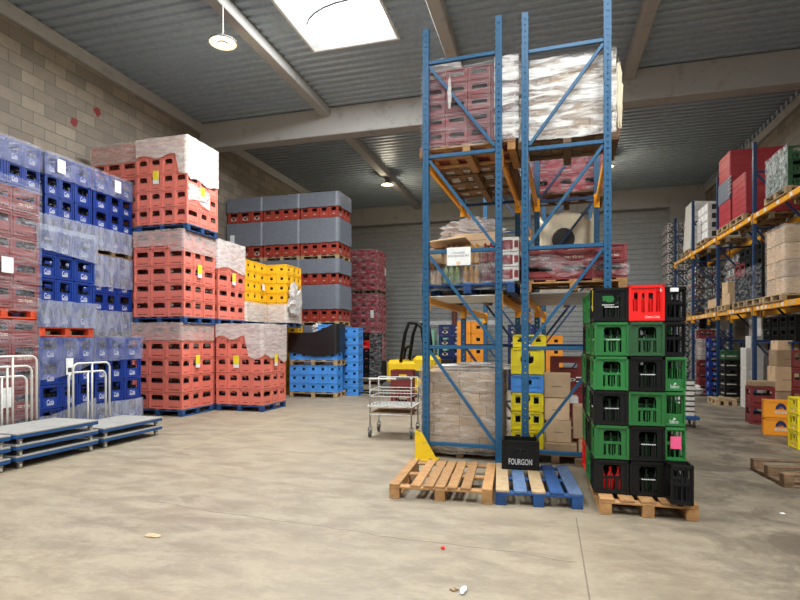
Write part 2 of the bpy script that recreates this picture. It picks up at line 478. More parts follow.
def sp_orangebox(w, h, side):
    deco = [('poly', [(w*.6+.075*math.cos(a*PI/10), .50*h+.10*math.sin(a*PI/10)) for a in range(11)], M['navy']),
            ('poly', [(w*.6+.038*math.cos(a*PI/10), .48*h+.05*math.sin(a*PI/10)) for a in range(11)], M['orange'])]
    for i in range(4): deco.append(('blk', w*.6-.085+i*.044, .26*h, w*.6-.085+i*.044+.034, .42*h, .002, M['cream']))
    return [], deco
def sp_fourgon(w, h, side):
    holes = [R(w,h,.36,.60,.62,.74,'top',.01)]
    return holes, ([('txt', 'FOURGON', .5*w, .27*h, .62*w, .20*h, M['white'])] if side in '-y+y' else [])
def sp_trip(w, h, side):
    holes = [R(w,h,.3,.62,.7,.82,'top',.01)]
    return holes, [('blk', (.16+i*.115)*w, .30*h, (.16+i*.115+.085)*w, .42*h, .002, M['cream']) for i in range(6)]

CM = {}
def cm(key):
    if key in CM: return CM[key]
    D = {'salmon': ('salmon', sp_salmon, .4, .3, .345), 'blue': ('blue', sp_blue, .4, .3, .345), 'maroon': ('maroon', sp_maroon(False), .4, .3, .345),
         'maroon_logo': ('maroon', sp_maroon(True), .4, .3, .345), 'jup': ('jup', sp_jup, .4, .3, .345), 'crimson': ('crimson', sp_crimson, .4, .3, .31),
         'light': ('light', sp_light(1), .4, .3, .245), 'light2': ('light', sp_light(2), .5, .4, .24), 'yellow': ('yellow', sp_yellow, .4, .3, .245),
         'green': ('green', sp_beer, .4, .31, .315), 'greenmark': ('green', sp_beer_mark, .4, .31, .315), 'dkgreen': ('dkgreen', sp_beer, .4, .31, .315), 'black': ('black', sp_beer, .4, .31, .315),
         'blackmark': ('black', sp_beer_mark, .4, .31, .315), 'blacklogo': ('black', sp_beer_logo, .4, .31, .315), 'coke': ('red', sp_coke, .4, .31, .33), 'redbeer': ('red', sp_beer, .4, .31, .315),
         'halfblack': ('black', sp_half, .4, .185, .315), 'halfgreen': ('green', sp_half, .4, .185, .315), 'bibo': ('green', sp_bibo, .4, .185, .315), 'smallblack': ('black', sp_half, .3, .215, .345),
         'trap': ('lemon', sp_trap(0), .4, .3, .245), 'trapblue': ('light', sp_light(1), .4, .3, .235), 'traptall': ('lemon', sp_trap(1), .4, .3, .33),
         'tallred': ('maroon', sp_tall, .46, .36, .47), 'orangebox': ('orange', sp_orangebox, .4, .3, .285), 'fourgon': ('black', sp_fourgon, .4, .3, .32),
         'trip': ('black', sp_trip, .3, .4, .2), 'navy': ('navy', sp_jup, .4, .3, .345), 'orangecrate': ('orange', sp_yellow, .4, .3, .345), 'redsmall': ('red', sp_crimson, .4, .3, .25), 'greensmall': ('dkgreen', sp_trip, .3, .4, .2),
         'yellowfloor': ('lemon', sp_trap(0), .4, .3, .245)}[key]
    CM[key] = (crate_mesh('crate_' + key, D[2], D[3], D[4], M[D[0]], D[1], cellmat=M['dark'] if D[0] not in ('green', 'red', 'dkgreen') else None, cells=(8, 6) if key == 'coke' else (4, 3)), D[2], D[3], D[4])  # dark divider colour puts shade into the hand holes
    return CM[key]

BOTS = []        # (x,y,z,scale) for the one mesh of far bottles
def bottle_prof(): return [(.034, 0), (.036, .01), (.036, .15), (.030, .18), (.014, .225), (.013, .275), (.015, .278), (.015, .29)]
def add_bottles(wx, wy, hz, loc, rz, face, n):
    c, s = math.cos(rz), math.sin(rz)
    for i in range(n):
        if face == 'y': lx, ly = (i-(n-1)/2)*.085, 0
        BOTS.append((loc[0]+lx*c, loc[1], loc[2]+.02))

def place_crate(key, x, y, z, rz, label, cat='crate', group=None, scale=(1,1,1), name='bottle_crate'):
    me = cm(key)[0]
    o = link(me, name, None, (x, y, z), rz, scale)
    return tag(o, label, cat, group)

NAME = {'salmon': 'salmon_crate', 'blue': 'blue_crate', 'maroon': 'maroon_crate', 'jup': 'red_crate', 'yellow': 'yellow_crate', 'crimson': 'crimson_crate'}
NUMW = ['lowest', 'second', 'third', 'fourth', 'fifth', 'sixth', 'seventh', 'eighth']
def crate_stack(key, color, where, x1, y0, W, D, nl, z0, hz, pat, faces=('y', 'x'), group=None, bottles=None, logo=None, skip=(), botmat=None, lk='layer'):
    """crates on one pallet; x1 = aisle-side edge, y0 = near edge. Pattern A: four narrow in front, B: three wide in front."""
    me, cx, cy, ch = cm(key)
    out = []
    x0 = x1-W
    for l in range(nl):
        z = z0+l*hz
        rows = []
        if pat == 'A': rows = [('n', .4), ('w', .3), ('w', .3)]
        elif pat == 'B': rows = [('w', .3), ('w', .3), ('n', .4)]
        y = y0
        for ri, (kind, fr) in enumerate(rows):
            dep = fr*D
            nc = 4 if kind == 'n' else 3
            cw = W/nc
            for ci in range(nc):
                onf = ri == 0 and 'y' in faces; onx = ci == nc-1 and 'x' in faces
                if not (onf or onx) or (l, ri, ci) in skip: continue
                if kind == 'n': rz = PI/2; sc = (dep*.968/cx, cw*.968/cy, (hz-.003)/ch)
                else: rz = 0; sc = (cw*.968/cx, dep*.968/cy, (hz-.003)/ch)
                k = key
                if logo and (l, ri, ci) in logo: k = logo[(l, ri, ci)]
                if onf: pos = f"{ORD[ci]} from left, near face"
                else: pos = f"{ORD[ri]} row back, aisle face"
                lab = f"{color} crate, {NUMW[l]} layer, {pos}, {where}"
                px, py = x0+(ci+.5)*cw+random.uniform(-.004, .004), y+dep/2+random.uniform(-.004, .004)
                place_crate(k, px, py, z, rz, lab, group=group or (color + ' crates, ' + where), scale=sc, name=NAME.get(key, 'bottle_crate'))
                if bottles:
                    if onx:
                        bn = 3 if kind == 'w' and False else (3 if dep > .36*D/1.0 and kind == 'n' else 2)
                        for i in range(bn): bottles.append((px+(cw/2-.055 if kind == 'w' else cw/2-.055), py+(i-(bn-1)/2)*.085, z+.02))
                    if onf:
                        bn = 3 if kind == 'w' else 2
                        for i in range(bn): bottles.append((px+(i-(bn-1)/2)*.085, y+.06, z+.02))
            y += dep
    return z0+nl*hz

# ------------------------------------------------------------------ pallets
def pallet_parts(W, D, nb, boardmat, blockmat, along='y', parts=True, h=.144):
    """boards run along y (depth D), stringers across x (width W). Returns list (name, MB)"""
    P = []
    bw = W/(nb+.9) if nb > 5 else .125
    top = []
    fr = [i/(nb-1) for i in range(nb)]
    if nb == 7: fr = [0, .235, .375, .50, .63, .775, 1]; bw = .098
    for i in range(nb):
        x = -W/2+bw/2+(W-bw)*fr[i]; P.append(('deck_board', [(x-bw/2, -D/2, h-.022, x+bw/2, D/2, h)], M[boardmat[i % len(boardmat)]] if isinstance(boardmat, tuple) else boardmat))
    for y in (-D/2+.05, 0, D/2-.05): P.append(('stringer_board', [(-W/2, y-.05, h-.044, W/2, y+.05, h-.022)], blockmat))
    for y in (-D/2+.05, 0, D/2-.05):
        for x in (-W/2+.05, 0, W/2-.05): P.append(('block', [(x-.05, y-.05, .022, x+.05, y+.05, h-.044)], blockmat))
    for x in (-W/2+.05, 0, W/2-.05): P.append(('bottom_board', [(x-.05, -D/2, 0, x+.05, D/2, .022)], blockmat))
    return P
PALM = {}
def pallet(label, x, y, z, W, D, mat='wood', rz=0.0, nb=5, parts=False, boards=None, group=None):
    """x,y = centre"""
    key = (W, D, mat, nb, parts, boards)
    bm_, km_ = (boards if isinstance(boards, tuple) else M[boards or mat]), M[mat]
    if not parts:
        if key not in PALM:
            mb = MB()
            for n, bx, mt in pallet_parts(W, D, nb, bm_, km_):
                for b in bx: mb.bbox(*b, mt, .003)
            PALM[key] = mb.mesh('pallet')
        return tag(link(PALM[key], 'pallet', None, (x, y, z), rz), label, 'pallet', group)
    t = thing('pallet', label, 'pallet', (x, y, z), rz, group)
    if key not in PALM:
        PALM[key] = [(n, (lambda mb: (mb.bbox(*bx[0], mt, .004), mb.mesh(n))[1])(MB())) for n, bx, mt in pallet_parts(W, D, nb, bm_, km_)]
    for n, me in PALM[key]: link(me, n, t)
    return t

# ------------------------------------------------------------------ films and sleeves
def band(name, label, cat, pts, z0, z1, mat, jit=.006, bot=None, top=None, step=.09, closed=False, cap=None, group=None, ridge=0.0):
    """a sheet wrapped round a load along the plan path pts; bot(s)/top(s) give ragged edges, s = running length"""
    P = [Vector((p[0], p[1], 0)) for p in pts]
    S = []; tot = 0
    for a, b in zip(P[:-1], P[1:]):
        L = (b-a).length; n = max(1, int(L/step)); nrm = Vector(((b-a).y, -(b-a).x, 0)).normalized()
        for i in range(n): S.append((a+(b-a)*(i/n), nrm, tot+L*i/n))
        tot += L
    S.append((P[-1], nrm, tot))
    rnd = random.Random(hash(label) % 99991 if False else len(label)*131+int(abs(z0)*977+abs(pts[0][0])*313))
    nz = max(2, int((z1-z0)/step))
    mb = MB(); vs = []; fs = []
    for p, nr, s in S:
        lo = bot(s) if bot else z0+rnd.uniform(-.012, .012); hi = top(s) if top else z1+rnd.uniform(-.008, .008)
        for j in range(nz+1):
            f = j/nz
            q = p + nr*(rnd.uniform(0, jit) + ridge*(.5+.5*math.sin(j*2.3+s*.7)))
            vs.append((q.x, q.y, lo+(hi-lo)*f))
    for i in range(len(S)-1):
        for j in range(nz): fs.append((i*(nz+1)+j, (i+1)*(nz+1)+j, (i+1)*(nz+1)+j+1, i*(nz+1)+j+1))
    mb.add(vs, fs, mat)
    if cap:
        x0, y0, x1, y1, zc = cap
        nx = max(2, int((x1-x0)/.12)); ny = max(2, int((y1-y0)/.12)); cv = []; cf = []
        for i in range(nx+1):
            for j in range(ny+1): cv.append((x0+(x1-x0)*i/nx, y0+(y1-y0)*j/ny, zc+rnd.uniform(0, .012)))
        for i in range(nx):
            for j in range(ny): cf.append((i*(ny+1)+j, (i+1)*(ny+1)+j, (i+1)*(ny+1)+j+1, i*(ny+1)+j+1))
        mb.add(cv, cf, mat)
    o = mb.build(name, smooth=True)
    return tag(o, label, cat, group)

def crumple(name, label, cat, c, r, mat, seed=1, n=12, flat=.6, group=None):
    rnd = random.Random(seed); mb = MB(); vs = []; fs = []
    m = n
    for i in range(n+1):
        th = PI*i/n
        for k in range(m):
            rr = 1+rnd.uniform(-.32, .22)
            vs.append((c[0]+r[0]*rr*math.sin(th)*math.cos(2*PI*k/m), c[1]+r[1]*rr*math.sin(th)*math.sin(2*PI*k/m), max(c[2]+r[2]*rr*math.cos(th), c[2]-r[2]*.95)))
    for i in range(n):
        for k in range(m): fs.append((i*m+k, (i+1)*m+k, (i+1)*m+(k+1)%m, i*m+(k+1)%m))
    mb.add(vs, fs, mat)
    return tag(mb.build(name), label, cat, group)

def decal(name, label, cat, fn, w, h, mat, extra=None, parent=None):
    """thin paper sheet; fn maps (a,b,d)"""
    mb = MB(); vs = [fn(a, b, d) for d in (-.003, 0) for a, b in ((0,0),(w,0),(w,h),(0,h))]
    mb.add(vs, [(0,1,2,3),(7,6,5,4),(0,4,5,1),(1,5,6,2),(2,6,7,3),(3,7,4,0)], mat)
    if extra: extra(mb)
    o = mb.build(name, parent)
    if not parent: tag(o, label, cat)
    return o

def carton(label, x0, y0, z0, x1, y1, z1, mat='card', rz=0.0, group=None, name='cardboard_box', flaps=False, tape=True, cat='box'):
    cx, cy = (x0+x1)/2, (y0+y1)/2; w, d, h = x1-x0, y1-y0, z1-z0
    mb = MB(); mb.bbox(-w/2, -d/2, 0, w/2, d/2, h, M[mat], .006)
    o = mb.build(name, None, (cx, cy, z0), rz)
    tag(o, label, cat, group)
    if tape:
        t = MB(); t.box(-w*.5-.0015, -.03, h*.72, -w*.5+.001, .03, h+.0015, M['tape']); t.box(-w/2, -.03, h-.001, w/2, .03, h+.0015, M['tape'])
        t.box(w*.5-.001, -.03, h*.72, w*.5+.0015, .03, h+.0015, M['tape'])
        t.box(-w*.2, -d*.5-.0015, h*.45, w*.2, -d*.5+.001, h*.47, M['ink']); 
        t.build('tape', o)
    return o
# ------------------------------------------------------------------ the hall
XL, XR, YB, YF, ZC = -9.88, 6.25, 24.6, -6.0, 8.0
def mat_floor():
    m, nt, b = new_mat('concrete floor')
    v = coords(nt)
    big = N(nt, 'ShaderNodeTexNoise', Scale=.35, Detail=4.0, Roughness=.6); nt.links.new(v, big.inputs['Vector'])
    mid = N(nt, 'ShaderNodeTexNoise', Scale=1.9, Detail=11.0, Roughness=.78, Distortion=.3); nt.links.new(coords(nt, (1, 2.2, 1)), mid.inputs['Vector'])
    fine = N(nt, 'ShaderNodeTexNoise', Scale=22.0, Detail=5.0, Roughness=.7); nt.links.new(v, fine.inputs['Vector'])
    col = mix_rgb(nt, ramp(nt, mid.outputs[0], .42, .58), c4((.185, .15, .105)), c4((.30, .252, .175)))
    col = mix_rgb(nt, ramp(nt, big.outputs[0], .35, .65, 0, .5), col, c4((.335, .265, .17)))
    # brown drips and dark scuffed traffic lanes
    st = N(nt, 'ShaderNodeTexNoise', Scale=.9, Detail=10.0, Roughness=.80, Distortion=.7); nt.links.new(coords(nt, (1.0, 1.7, 1)), st.inputs['Vector'])
    col = mix_rgb(nt, ramp(nt, st.outputs[0], .52, .64, 0, .75), col, c4((.20, .15, .095)))
    sep = nt.nodes.new('ShaderNodeSeparateXYZ'); nt.links.new(v, sep.inputs[0])
    # the right-hand aisle is worn darker and browner by traffic
    ln = nt.nodes.new('ShaderNodeMath'); ln.operation = 'ADD'; nt.links.new(sep.outputs[0], ln.inputs[0])
    sc = nt.nodes.new('ShaderNodeMath'); sc.operation = 'MULTIPLY'; nt.links.new(big.outputs[0], sc.inputs[0]); sc.inputs[1].default_value = 2.0
    nt.links.new(sc.outputs[0], ln.inputs[1])
    lane = ramp(nt, ln.outputs[0], 1.3, 2.8, 0, .88)
    m2 = N(nt, 'ShaderNodeTexNoise', Scale=1.7, Detail=9.0, Roughness=.72, Distortion=.6); nt.links.new(v, m2.inputs['Vector'])
    mm = nt.nodes.new('ShaderNodeMath'); mm.operation = 'MULTIPLY'; nt.links.new(lane, mm.inputs[0]); nt.links.new(ramp(nt, m2.outputs[0], .43, .57, .30, 1.1), mm.inputs[1])
    col = mix_rgb(nt, mm.outputs[0], col, c4((.085, .064, .042)))
    scr = N(nt, 'ShaderNodeTexNoise', Scale=2.4, Detail=11.0, Roughness=.85, Distortion=1.2); nt.links.new(coords(nt, (.5, 5, 1)), scr.inputs['Vector'])
    col = mix_rgb(nt, ramp(nt, scr.outputs[0],   .58, .66, 0, .45), col, c4((.16, .14, .12)))
    col = mix_rgb(nt, ramp(nt, fine.outputs[0], .3, .7, 0, .28), col, c4((.16, .14, .11)))
    nt.links.new(col, b.inputs['Base Color'])
    nt.links.new(ramp(nt, mid.outputs[0], .3, .7, .42, .72), b.inputs['Roughness'])
    bp = nt.nodes.new('ShaderNodeBump'); bp.inputs['Strength'].default_value = .15; bp.inputs['Distance'].default_value = .01
    nt.links.new(fine.outputs[0], bp.inputs['Height']); nt.links.new(bp.outputs[0], b.inputs['Normal'])
    return m
def mat_block(axis):
    m, nt, b = new_mat('concrete block wall ' + axis)
    tc = nt.nodes.new('ShaderNodeTexCoord'); sp = nt.nodes.new('ShaderNodeSeparateXYZ'); cb = nt.nodes.new('ShaderNodeCombineXYZ')
    nt.links.new(tc.outputs['Object'], sp.inputs[0]); nt.links.new(sp.outputs[1 if axis == 'y' else 0], cb.inputs[0]); nt.links.new(sp.outputs[2], cb.inputs[1])
    br = nt.nodes.new('ShaderNodeTexBrick')
    br.inputs['Scale'].default_value = 1.0; br.inputs['Brick Width'].default_value = .50; br.inputs['Row Height'].default_value = .245
    br.inputs['Mortar Size'].default_value = .009; br.inputs['Mortar Smooth'].default_value = .4
    br.inputs['Color1'].default_value = (.31, .26, .20, 1); br.inputs['Color2'].default_value = (.19, .158, .125, 1); br.inputs['Mortar'].default_value = (.15, .13, .11, 1)
    nt.links.new(cb.outputs[0], br.inputs['Vector'])
    no = N(nt, 'ShaderNodeTexNoise', Scale=2.2, Detail=8.0, Roughness=.7); nt.links.new(cb.outputs[0], no.inputs['Vector'])
    nt.links.new(mix_rgb(nt, ramp(nt, no.outputs[0], .4, .7, 0, .5), br.outputs['Color'], c4((.15, .135, .115))), b.inputs['Base Color'])
    b.inputs['Roughness'].default_value = .9
    bp = nt.nodes.new('ShaderNodeBump'); bp.inputs['Strength'].default_value = .6; bp.inputs['Distance'].default_value = .02; bp.invert = True
    nt.links.new(br.outputs['Fac'], bp.inputs['Height']); nt.links.new(bp.outputs[0], b.inputs['Normal'])
    return m
M['floor'] = mat_floor(); M['blockY'] = mat_block('y'); M['blockX'] = mat_block('x')
M['concrete'] = paint('cast concrete', (.36, .35, .33), .85, 0, (.29, .28, .26), 3)
M['roof'] = paint('galvanised roof sheet', (.34, .405, .47), .45, .1)
M['clad'] = paint('grey wall cladding', (.36, .37, .365), .55, .1)
M['bandwhite'] = paint('white cladding band', (.75, .76, .75), .5)
M['pipe'] = paint('red brown pipe', (.20, .05, .035), .5)

mb = MB(); mb.box(XL-.3, YF-12, -.2, XR+.3, YB+.3, 0, M['floor']); struct(mb.build('floor'))
mb = MB(); mb.box(XL-.3, YF, 0, XL, YB, ZC+.3, M['blockY']); WL = struct(mb.build('wall_left'))
mb = MB(); mb.box(XR, YF, 0, XR+.3, YB, ZC+.3, M['blockY'])
for y in (13.35, 7.8, 19.0): mb.box(XR-.12, y, 0, XR+.001, y+.4, ZC-.02, M['concrete'])
struct(mb.build('wall_right'))
# end wall: grey horizontal cladding with a white band
mb = MB(); prof = []; z = 0.0
while z < ZC:
    prof += [(0, z), (0, z+.10), (.035, z+.13), (.035, z+.19)]; z += .22
vs = []; fs = []
for d, zz in prof: vs += [(XL-.3, YB+d, zz), (XR+.3, YB+d, zz)]
for i in range(len(prof)-1): fs.append((2*i, 2*i+1, 2*i+3, 2*i+2))
mb.add(vs, fs, M['clad']); mb.box(XL-.3, YB+.04, 0, XR+.3, YB+.3, ZC+.3, M['clad'])
struct(mb.build('wall_back'))
# wall behind the camera; its two open gates are added to let light in
mb = MB()
for x0, x1, z0, z1 in ((XL-.3, -8.2, 0, ZC+.3), (-3.4, -1.2, 0, ZC+.3), (4.6, XR+.3, 0, ZC+.3), (-8.2, -3.4, 4.6, ZC+.3), (-1.2, 4.6, 4.6, ZC+.3)):
    mb.box(x0, YF-.3, z0, x1, YF, z1, M['blockX'])
struct(mb.build('wall_front'))

# roof: trapezoid sheet; first rooflight is visible, the hidden others are added for light
SKY = [(-4.95, 7.6, -3.05, 10.8), (-.6, 14.9, .55, 17.6), (-.9, -2.5, 1.0, 4.2), (2.7, -1.5, 4.6, 4.5), (-8.4, -2.0, -6.6, 4.0), (-5.05, -2.5, -3.05, 3.5)]  # second one sits behind the rack load to brighten the end wall
mb = MB()
def strip(y0, y1, x0, x1):
    pr = []; p = .25; y = math.floor(y0/p)*p
    pts = [(y0, 0)]
    def zz(u):
        f = (u/p) % 1
        return .0 if f < .42 else (-.05*(f-.42)/.08 if f < .5 else (-.05 if f < .92 else -.05*(1-(f-.92)/.08)))
    u = y
    while u < y1:
        for f in (0, .42, .5, .92):
            if y0 < u+f*p < y1: pts.append((u+f*p, zz(u+f*p)))
        u += p
    pts.append((y1, 0)); vs = []; fs = []
    for a, d in pts: vs += [(x0, a, ZC+d), (x1, a, ZC+d)]
    for i in range(len(pts)-1): fs.append((2*i, 2*i+1, 2*i+3, 2*i+2))
    mb.add(vs, fs, M['roof'])
xs = sorted(set([XL-.3, XR+.3] + [s[0] for s in SKY] + [s[2] for s in SKY]))
for xa, xb in zip(xs[:-1], xs[1:]):
    cuts = sorted([(s[1], s[3]) for s in SKY if s[0] < (xa+xb)/2 < s[2]])
    y = YF
    for a, b_ in cuts: strip(y, a, xa, xb); y = b_
    strip(y, YB+.3, xa, xb)
struct(mb.build('ceiling'))
M['curb'] = paint('white rooflight curb', (.72, .72, .70), .5)
M['glaze'] = emit('daylight through opal rooflight', (.93, .97, 1.0), 2.6)
for i, (x0, y0, x1, y1) in enumerate(SKY):
    mb = MB(); t = .05
    for bx in ((x0-t, y0, ZC-.06, x0, y1, ZC+.35), (x1, y0, ZC-.06, x1+t, y1, ZC+.35), (x0-t, y0-t, ZC-.06, x1+t, y0, ZC+.35), (x0-t, y1, ZC-.06, x1+t, y1+t, ZC+.35)): mb.box(*bx, M['curb'])
    fr = struct(mb.build('window_%d' % (i+1)))
    mb = MB(); n = 10; vs = []; fs = []
    for k in range(n+1):
        a = PI*k/n; x = (x0+x1)/2-(x1-x0)/2*math.cos(a); zz = ZC+.33+.38*math.sin(a)
        vs += [(x, y0, zz), (x, y1, zz)]
    for k in range(n): fs.append((2*k, 2*k+1, 2*k+3, 2*k+2))
    for k in (0, 1): fs.append(tuple(2*q+k for q in range(n+1)))
    mb.add(vs, fs, M['glaze']); struct(mb.build('opal_pane', fr))
    mb = MB()
    k = 0; y = y0+.9
    while y < y1-.2:
        mb.tube([((x0+x1)/2-(x1-x0)/2*math.cos(PI*q/10), y, ZC+.31+.37*math.sin(PI*q/10)) for q in range(11)], .02, M['ink'], 5); y += .95
    struct(mb.build('pane_rib', fr))
# concrete beams, purlins, wall-top beams
def cbeam(name, y, z0=7.2, w=.42):
    mb = MB(); mb.bbox(XL, y, z0, XR, y+w, ZC-.05, M['concrete'], .02); return struct(mb.build(name))
cbeam('trim_1', 13.5); cbeam('trim_2', YB-.45, 7.1); cbeam('trim_3', .4)
k = 4
for x in (-5.85, -2.0, 1.85):
    for ya, yb in ((.82, 13.5), (13.92, YB-.45), (YF, .4)):
        mb = MB(); mb.bbox(x-.13, ya, 7.70, x+.13, yb, ZC-.045, M['concrete'], .02); struct(mb.build('trim_%d' % k)); k += 1
mb = MB(); mb.bbox(XL, YF, 7.66, XL+.10, YB, ZC-.05, M['concrete'], .01); struct(mb.build('trim_%d' % k)); k += 1
mb = MB(); mb.bbox(XR-.10, YF, 7.55, XR, YB, ZC-.05, M['concrete'], .01)
y = YF
while y < YB-.3: mb.box(XR-.16, y, 7.78, XR-.10, y+.14, 7.90, M['roof']); y += .30
struct(mb.build('trim_%d' % k)); k += 1
mb = MB(); mb.box(-6.0, YB-.03, 2.30, -2.2, YB-.002, 2.50, M['bandwhite']); struct(mb.build('trim_%d' % k)); k += 1
mb = MB(); mb.box(4.9, YB-.5, 0, 5.6, YB-.02, 7.1, M['concrete']); struct(mb.build('trim_%d' % k)); k += 1
# saw-cut joints and a crack in the slab
mb = MB(); M['joint'] = paint('filled floor joint', (.17, .135, .10), .9)
mb.box(.24, 1.2, .0005, .250, 4.9, .0012, M['joint'])
mb.box(-9, 12.0, .0005, 6, 12.01, .0012, M['joint']); struct(mb.build('floor_joint'))
mb = MB(); rnd = random.Random(3); px, py = -3.9, 4.35
while px < .2:
    nx, ny = px+.1, py-.012+rnd.uniform(-.02, .02); mb.bar((px, py, .0006), (nx, ny, .0006), .003, .0008, M['joint']); px, py = nx, ny
struct(mb.build('floor_crack'))
mb = MB(); mb.box(-5.1, 6.3, .0004, -5.06, 11.5, .001, paint('worn yellow line', (.31, .25, .13), .8, 0, (.29, .24, .17), 6)); struct(mb.build('floor_line'))
# red-brown rain pipe and two boxes on the end wall
mb = MB(); mb.tube([(-4.15, YB-.12, 0), (-4.15, YB-.12, 7.0)], .12, M['pipe'], 10)
pp = mb.build('rain_pipe'); tag(pp, 'red brown vertical pipe against the grey end wall', 'pipe')
for z, w in ((2.0, 'upper'), (1.62, 'lower')):
    mb = MB(); mb.bbox(-.17, -.08, 0, .17, .08, .30, M['paper'], .02); mb.box(-.10, -.083, .1, .10, -.079, .12, M['ink'])
    o = mb.build('switch_box', None, (-4.15, YB-.33, z)); tag(o, f'{w} of two white switch boxes on the red brown pipe', 'electrical box')
# red paint marks on the block wall
for y, z, n, wd in ((9.2, 6.29, 1, 'lower'), (9.82, 6.77, 2, 'upper')):
    mb = MB(); rnd = random.Random(n); pts = [(XL+.003, y+.10*(1+rnd.uniform(-.35, .25))*math.cos(a*PI/8), z+.11*(1+rnd.uniform(-.35, .25))*math.sin(a*PI/8)) for a in range(16)]
    mb.add(pts, [tuple(range(16))], M['maroon']); struct(mb.build('paint_mark', WL))

# ------------------------------------------------------------------ lamps
M['led'] = emit('led disc', (1.0, .80, .42), 1.25); M['led'].node_tree.nodes['Principled BSDF'].inputs['Base Color'].default_value = (.04, .04, .04, 1)
M['lampgrey'] = paint('dark lamp housing', (.10, .095, .085), .5)
def lamp(x, y, z, lab):
    t = thing('pendant_lamp', lab, 'lamp', (x, y, z))
    mb = MB(); mb.lathe([(.09, .10), (.11, .09), (.12, .02), (.25, .012), (.26, -.01), (.25, -.02)], M['lampgrey'], n=24); mb.build('housing', t, smooth=False)
    mb = MB(); n = 24; vs = []; fs = []
    for r in (.11, .24):
        for q in range(n): vs.append((r*math.cos(2*PI*q/n), r*math.sin(2*PI*q/n), -.024))
    for q in range(n): fs.append((q, (q+1) % n, n+(q+1) % n, n+q))
    mb.add(vs, fs, M['led']); mb.build('diffuser', t)
    mb = MB(); mb.lathe([(.10, -.02), (.09, -.05), (.03, -.055)], M['lampgrey'], n=16); mb.build('driver_cap', t)
    mb = MB(); mb.tube([(0, 0, .10), (0, 0, ZC-.3-z if False else 7.70-z)], .008, M['whitepaint'], 6); mb.build('cable', t)
    l = bpy.data.lights.new('lamp light', 'POINT'); l.energy = 130; l.color = (1, .86, .62); l.shadow_soft_size = .2
    lo = bpy.data.objects.new('lamp_light', l); COL.objects.link(lo); lo.location = (0, 0, -.12); lo.parent = t
lamp(-5.72, 8.5, 7.02, 'round glowing pendant lamp near the skylight at upper left')
lamp(-5.85, 19.3, 7.5, 'small far glowing pendant lamp above the grey sleeved red stack')
lamp(1.95, 19.3, 7.5, 'far glowing pendant lamp beside the tall blue rack upright')
lamp(1.95, 5.2, 7.4, 'pendant lamp over the right aisle above the tall green crate stack')

# daylight: sky outside, visible rooflight, plus added unseen rooflights and gates
w = bpy.data.worlds.new('sky'); SC.world = w; w.use_nodes = True
w.node_tree.nodes['Background'].inputs[0].default_value = (.80, .90, 1.0, 1); w.node_tree.nodes['Background'].inputs[1].default_value = WORLD
def area(name, loc, rot, sx, sy, e, col=(1,1,1)):
    l = bpy.data.lights.new(name, 'AREA'); l.shape = 'RECTANGLE'; l.size = sx; l.size_y = sy; l.energy = e; l.color = col
    o = bpy.data.objects.new(name, l); COL.objects.link(o); o.location = loc; o.rotation_euler = rot; return o
for i, (x0, y0, x1, y1) in enumerate(SKY):
    area('rooflight_daylight', ((x0+x1)/2, (y0+y1)/2, ZC-.08), (0, 0, 0), x1-x0-.1, y1-y0-.1, SKYE[i], (.92, .96, 1.0))  # all but the first lamp belong to added, unseen rooflights
area('added_gate_light', (-5.8, YF+.05, 2.3), (PI/2, 0, 0), 4.6, 4.4, GATE[0], (1, .97, .92))  # fill lamp in an added gate behind the camera
area('added_gate_light', (1.7, YF+.05, 2.3), (PI/2, 0, 0), 5.6, 4.4, GATE[1], (1, .97, .92))

# ------------------------------------------------------------------ camera
cd = bpy.data.cameras.new('camera'); cam = bpy.data.objects.new('camera', cd); COL.objects.link(cam)
cam.location = (0, 0, 1.55); cam.rotation_euler = (PI/2, 0, math.radians(15.5))
cd.sensor_width = 36; cd.lens = 36*531/800; cd.shift_y = 41/800; cd.clip_start = .05; cd.clip_end = 200
SC.camera = cam
vs_ = SC.view_settings; vs_.view_transform = 'Standard'; vs_.look = 'None'; vs_.gamma = 1; vs_.use_curve_mapping = False; vs_.exposure = EXPO
# ------------------------------------------------------------------ left: blue crate pallets
BB = []   # bottles in the blue crates
hb, hs = .368, .352
XF, XB2 = -7.3, -8.42     # aisle faces of the front and rear rows
def pal(label, x1, y0, W, D, z, mat='oldwood', parts=False, boards=None, nb=5, group=None):
    return pallet(label, x1-W/2, y0+D/2, z, W-.01, D-.02, mat, 0, nb, parts, boards, group)
def aisle_fn(x, y, z): return lambda a, b, d: (x-d, y+a, z+b)
def near_fn(x, y, z): return lambda a, b, d: (x+a, y+d, z+b)

Y1, Y2, Y3 = 5.17, 6.19, 7.21     # near edges of the three bays
# front row, bay 2 (two loads) and bay 3 (one load)
pal('dark wooden pallet on the floor under the lower wrapped blue crates, behind the carts', XF, Y2, 1.12, 1.0, 0)
t = crate_stack('blue', 'blue', 'lower load on orange red pallet column', XF, Y2, 1.12, 1.0, 4, .146, hb, 'A', ('x',), 'blue crates below the orange red pallet', BB)
pal('orange red wooden pallet between the two blue crate loads', XF, Y2, 1.12, 1.0, t, 'redwood', True)
t2 = crate_stack('blue', 'blue', 'load on orange red pallet', XF+.02, Y2-.02, 1.14, 1.02, 4, t+.148, hb, 'B', ('x',), 'blue crates on the orange red pallet', BB)
pal('dark wooden pallet on the floor under the short blue load by the right cart', XF, Y3, 1.12, 1.05, 0)
t3 = crate_stack('blue', 'blue', 'single short load behind right cart', XF, Y3, 1.12, 1.05, 4, .146, hb, 'B', ('x', ), 'blue crates of the short load', BB)
def xband(label, x, ya, yb, z0, z1, mat, **k):
    return band('plastic_wrap', label, 'plastic wrap', [(x-.9, ya-.01), (x+.012, ya-.012), (x+.012, yb+.012), (x-.9, yb+.01)], z0, z1, M[mat], **k)
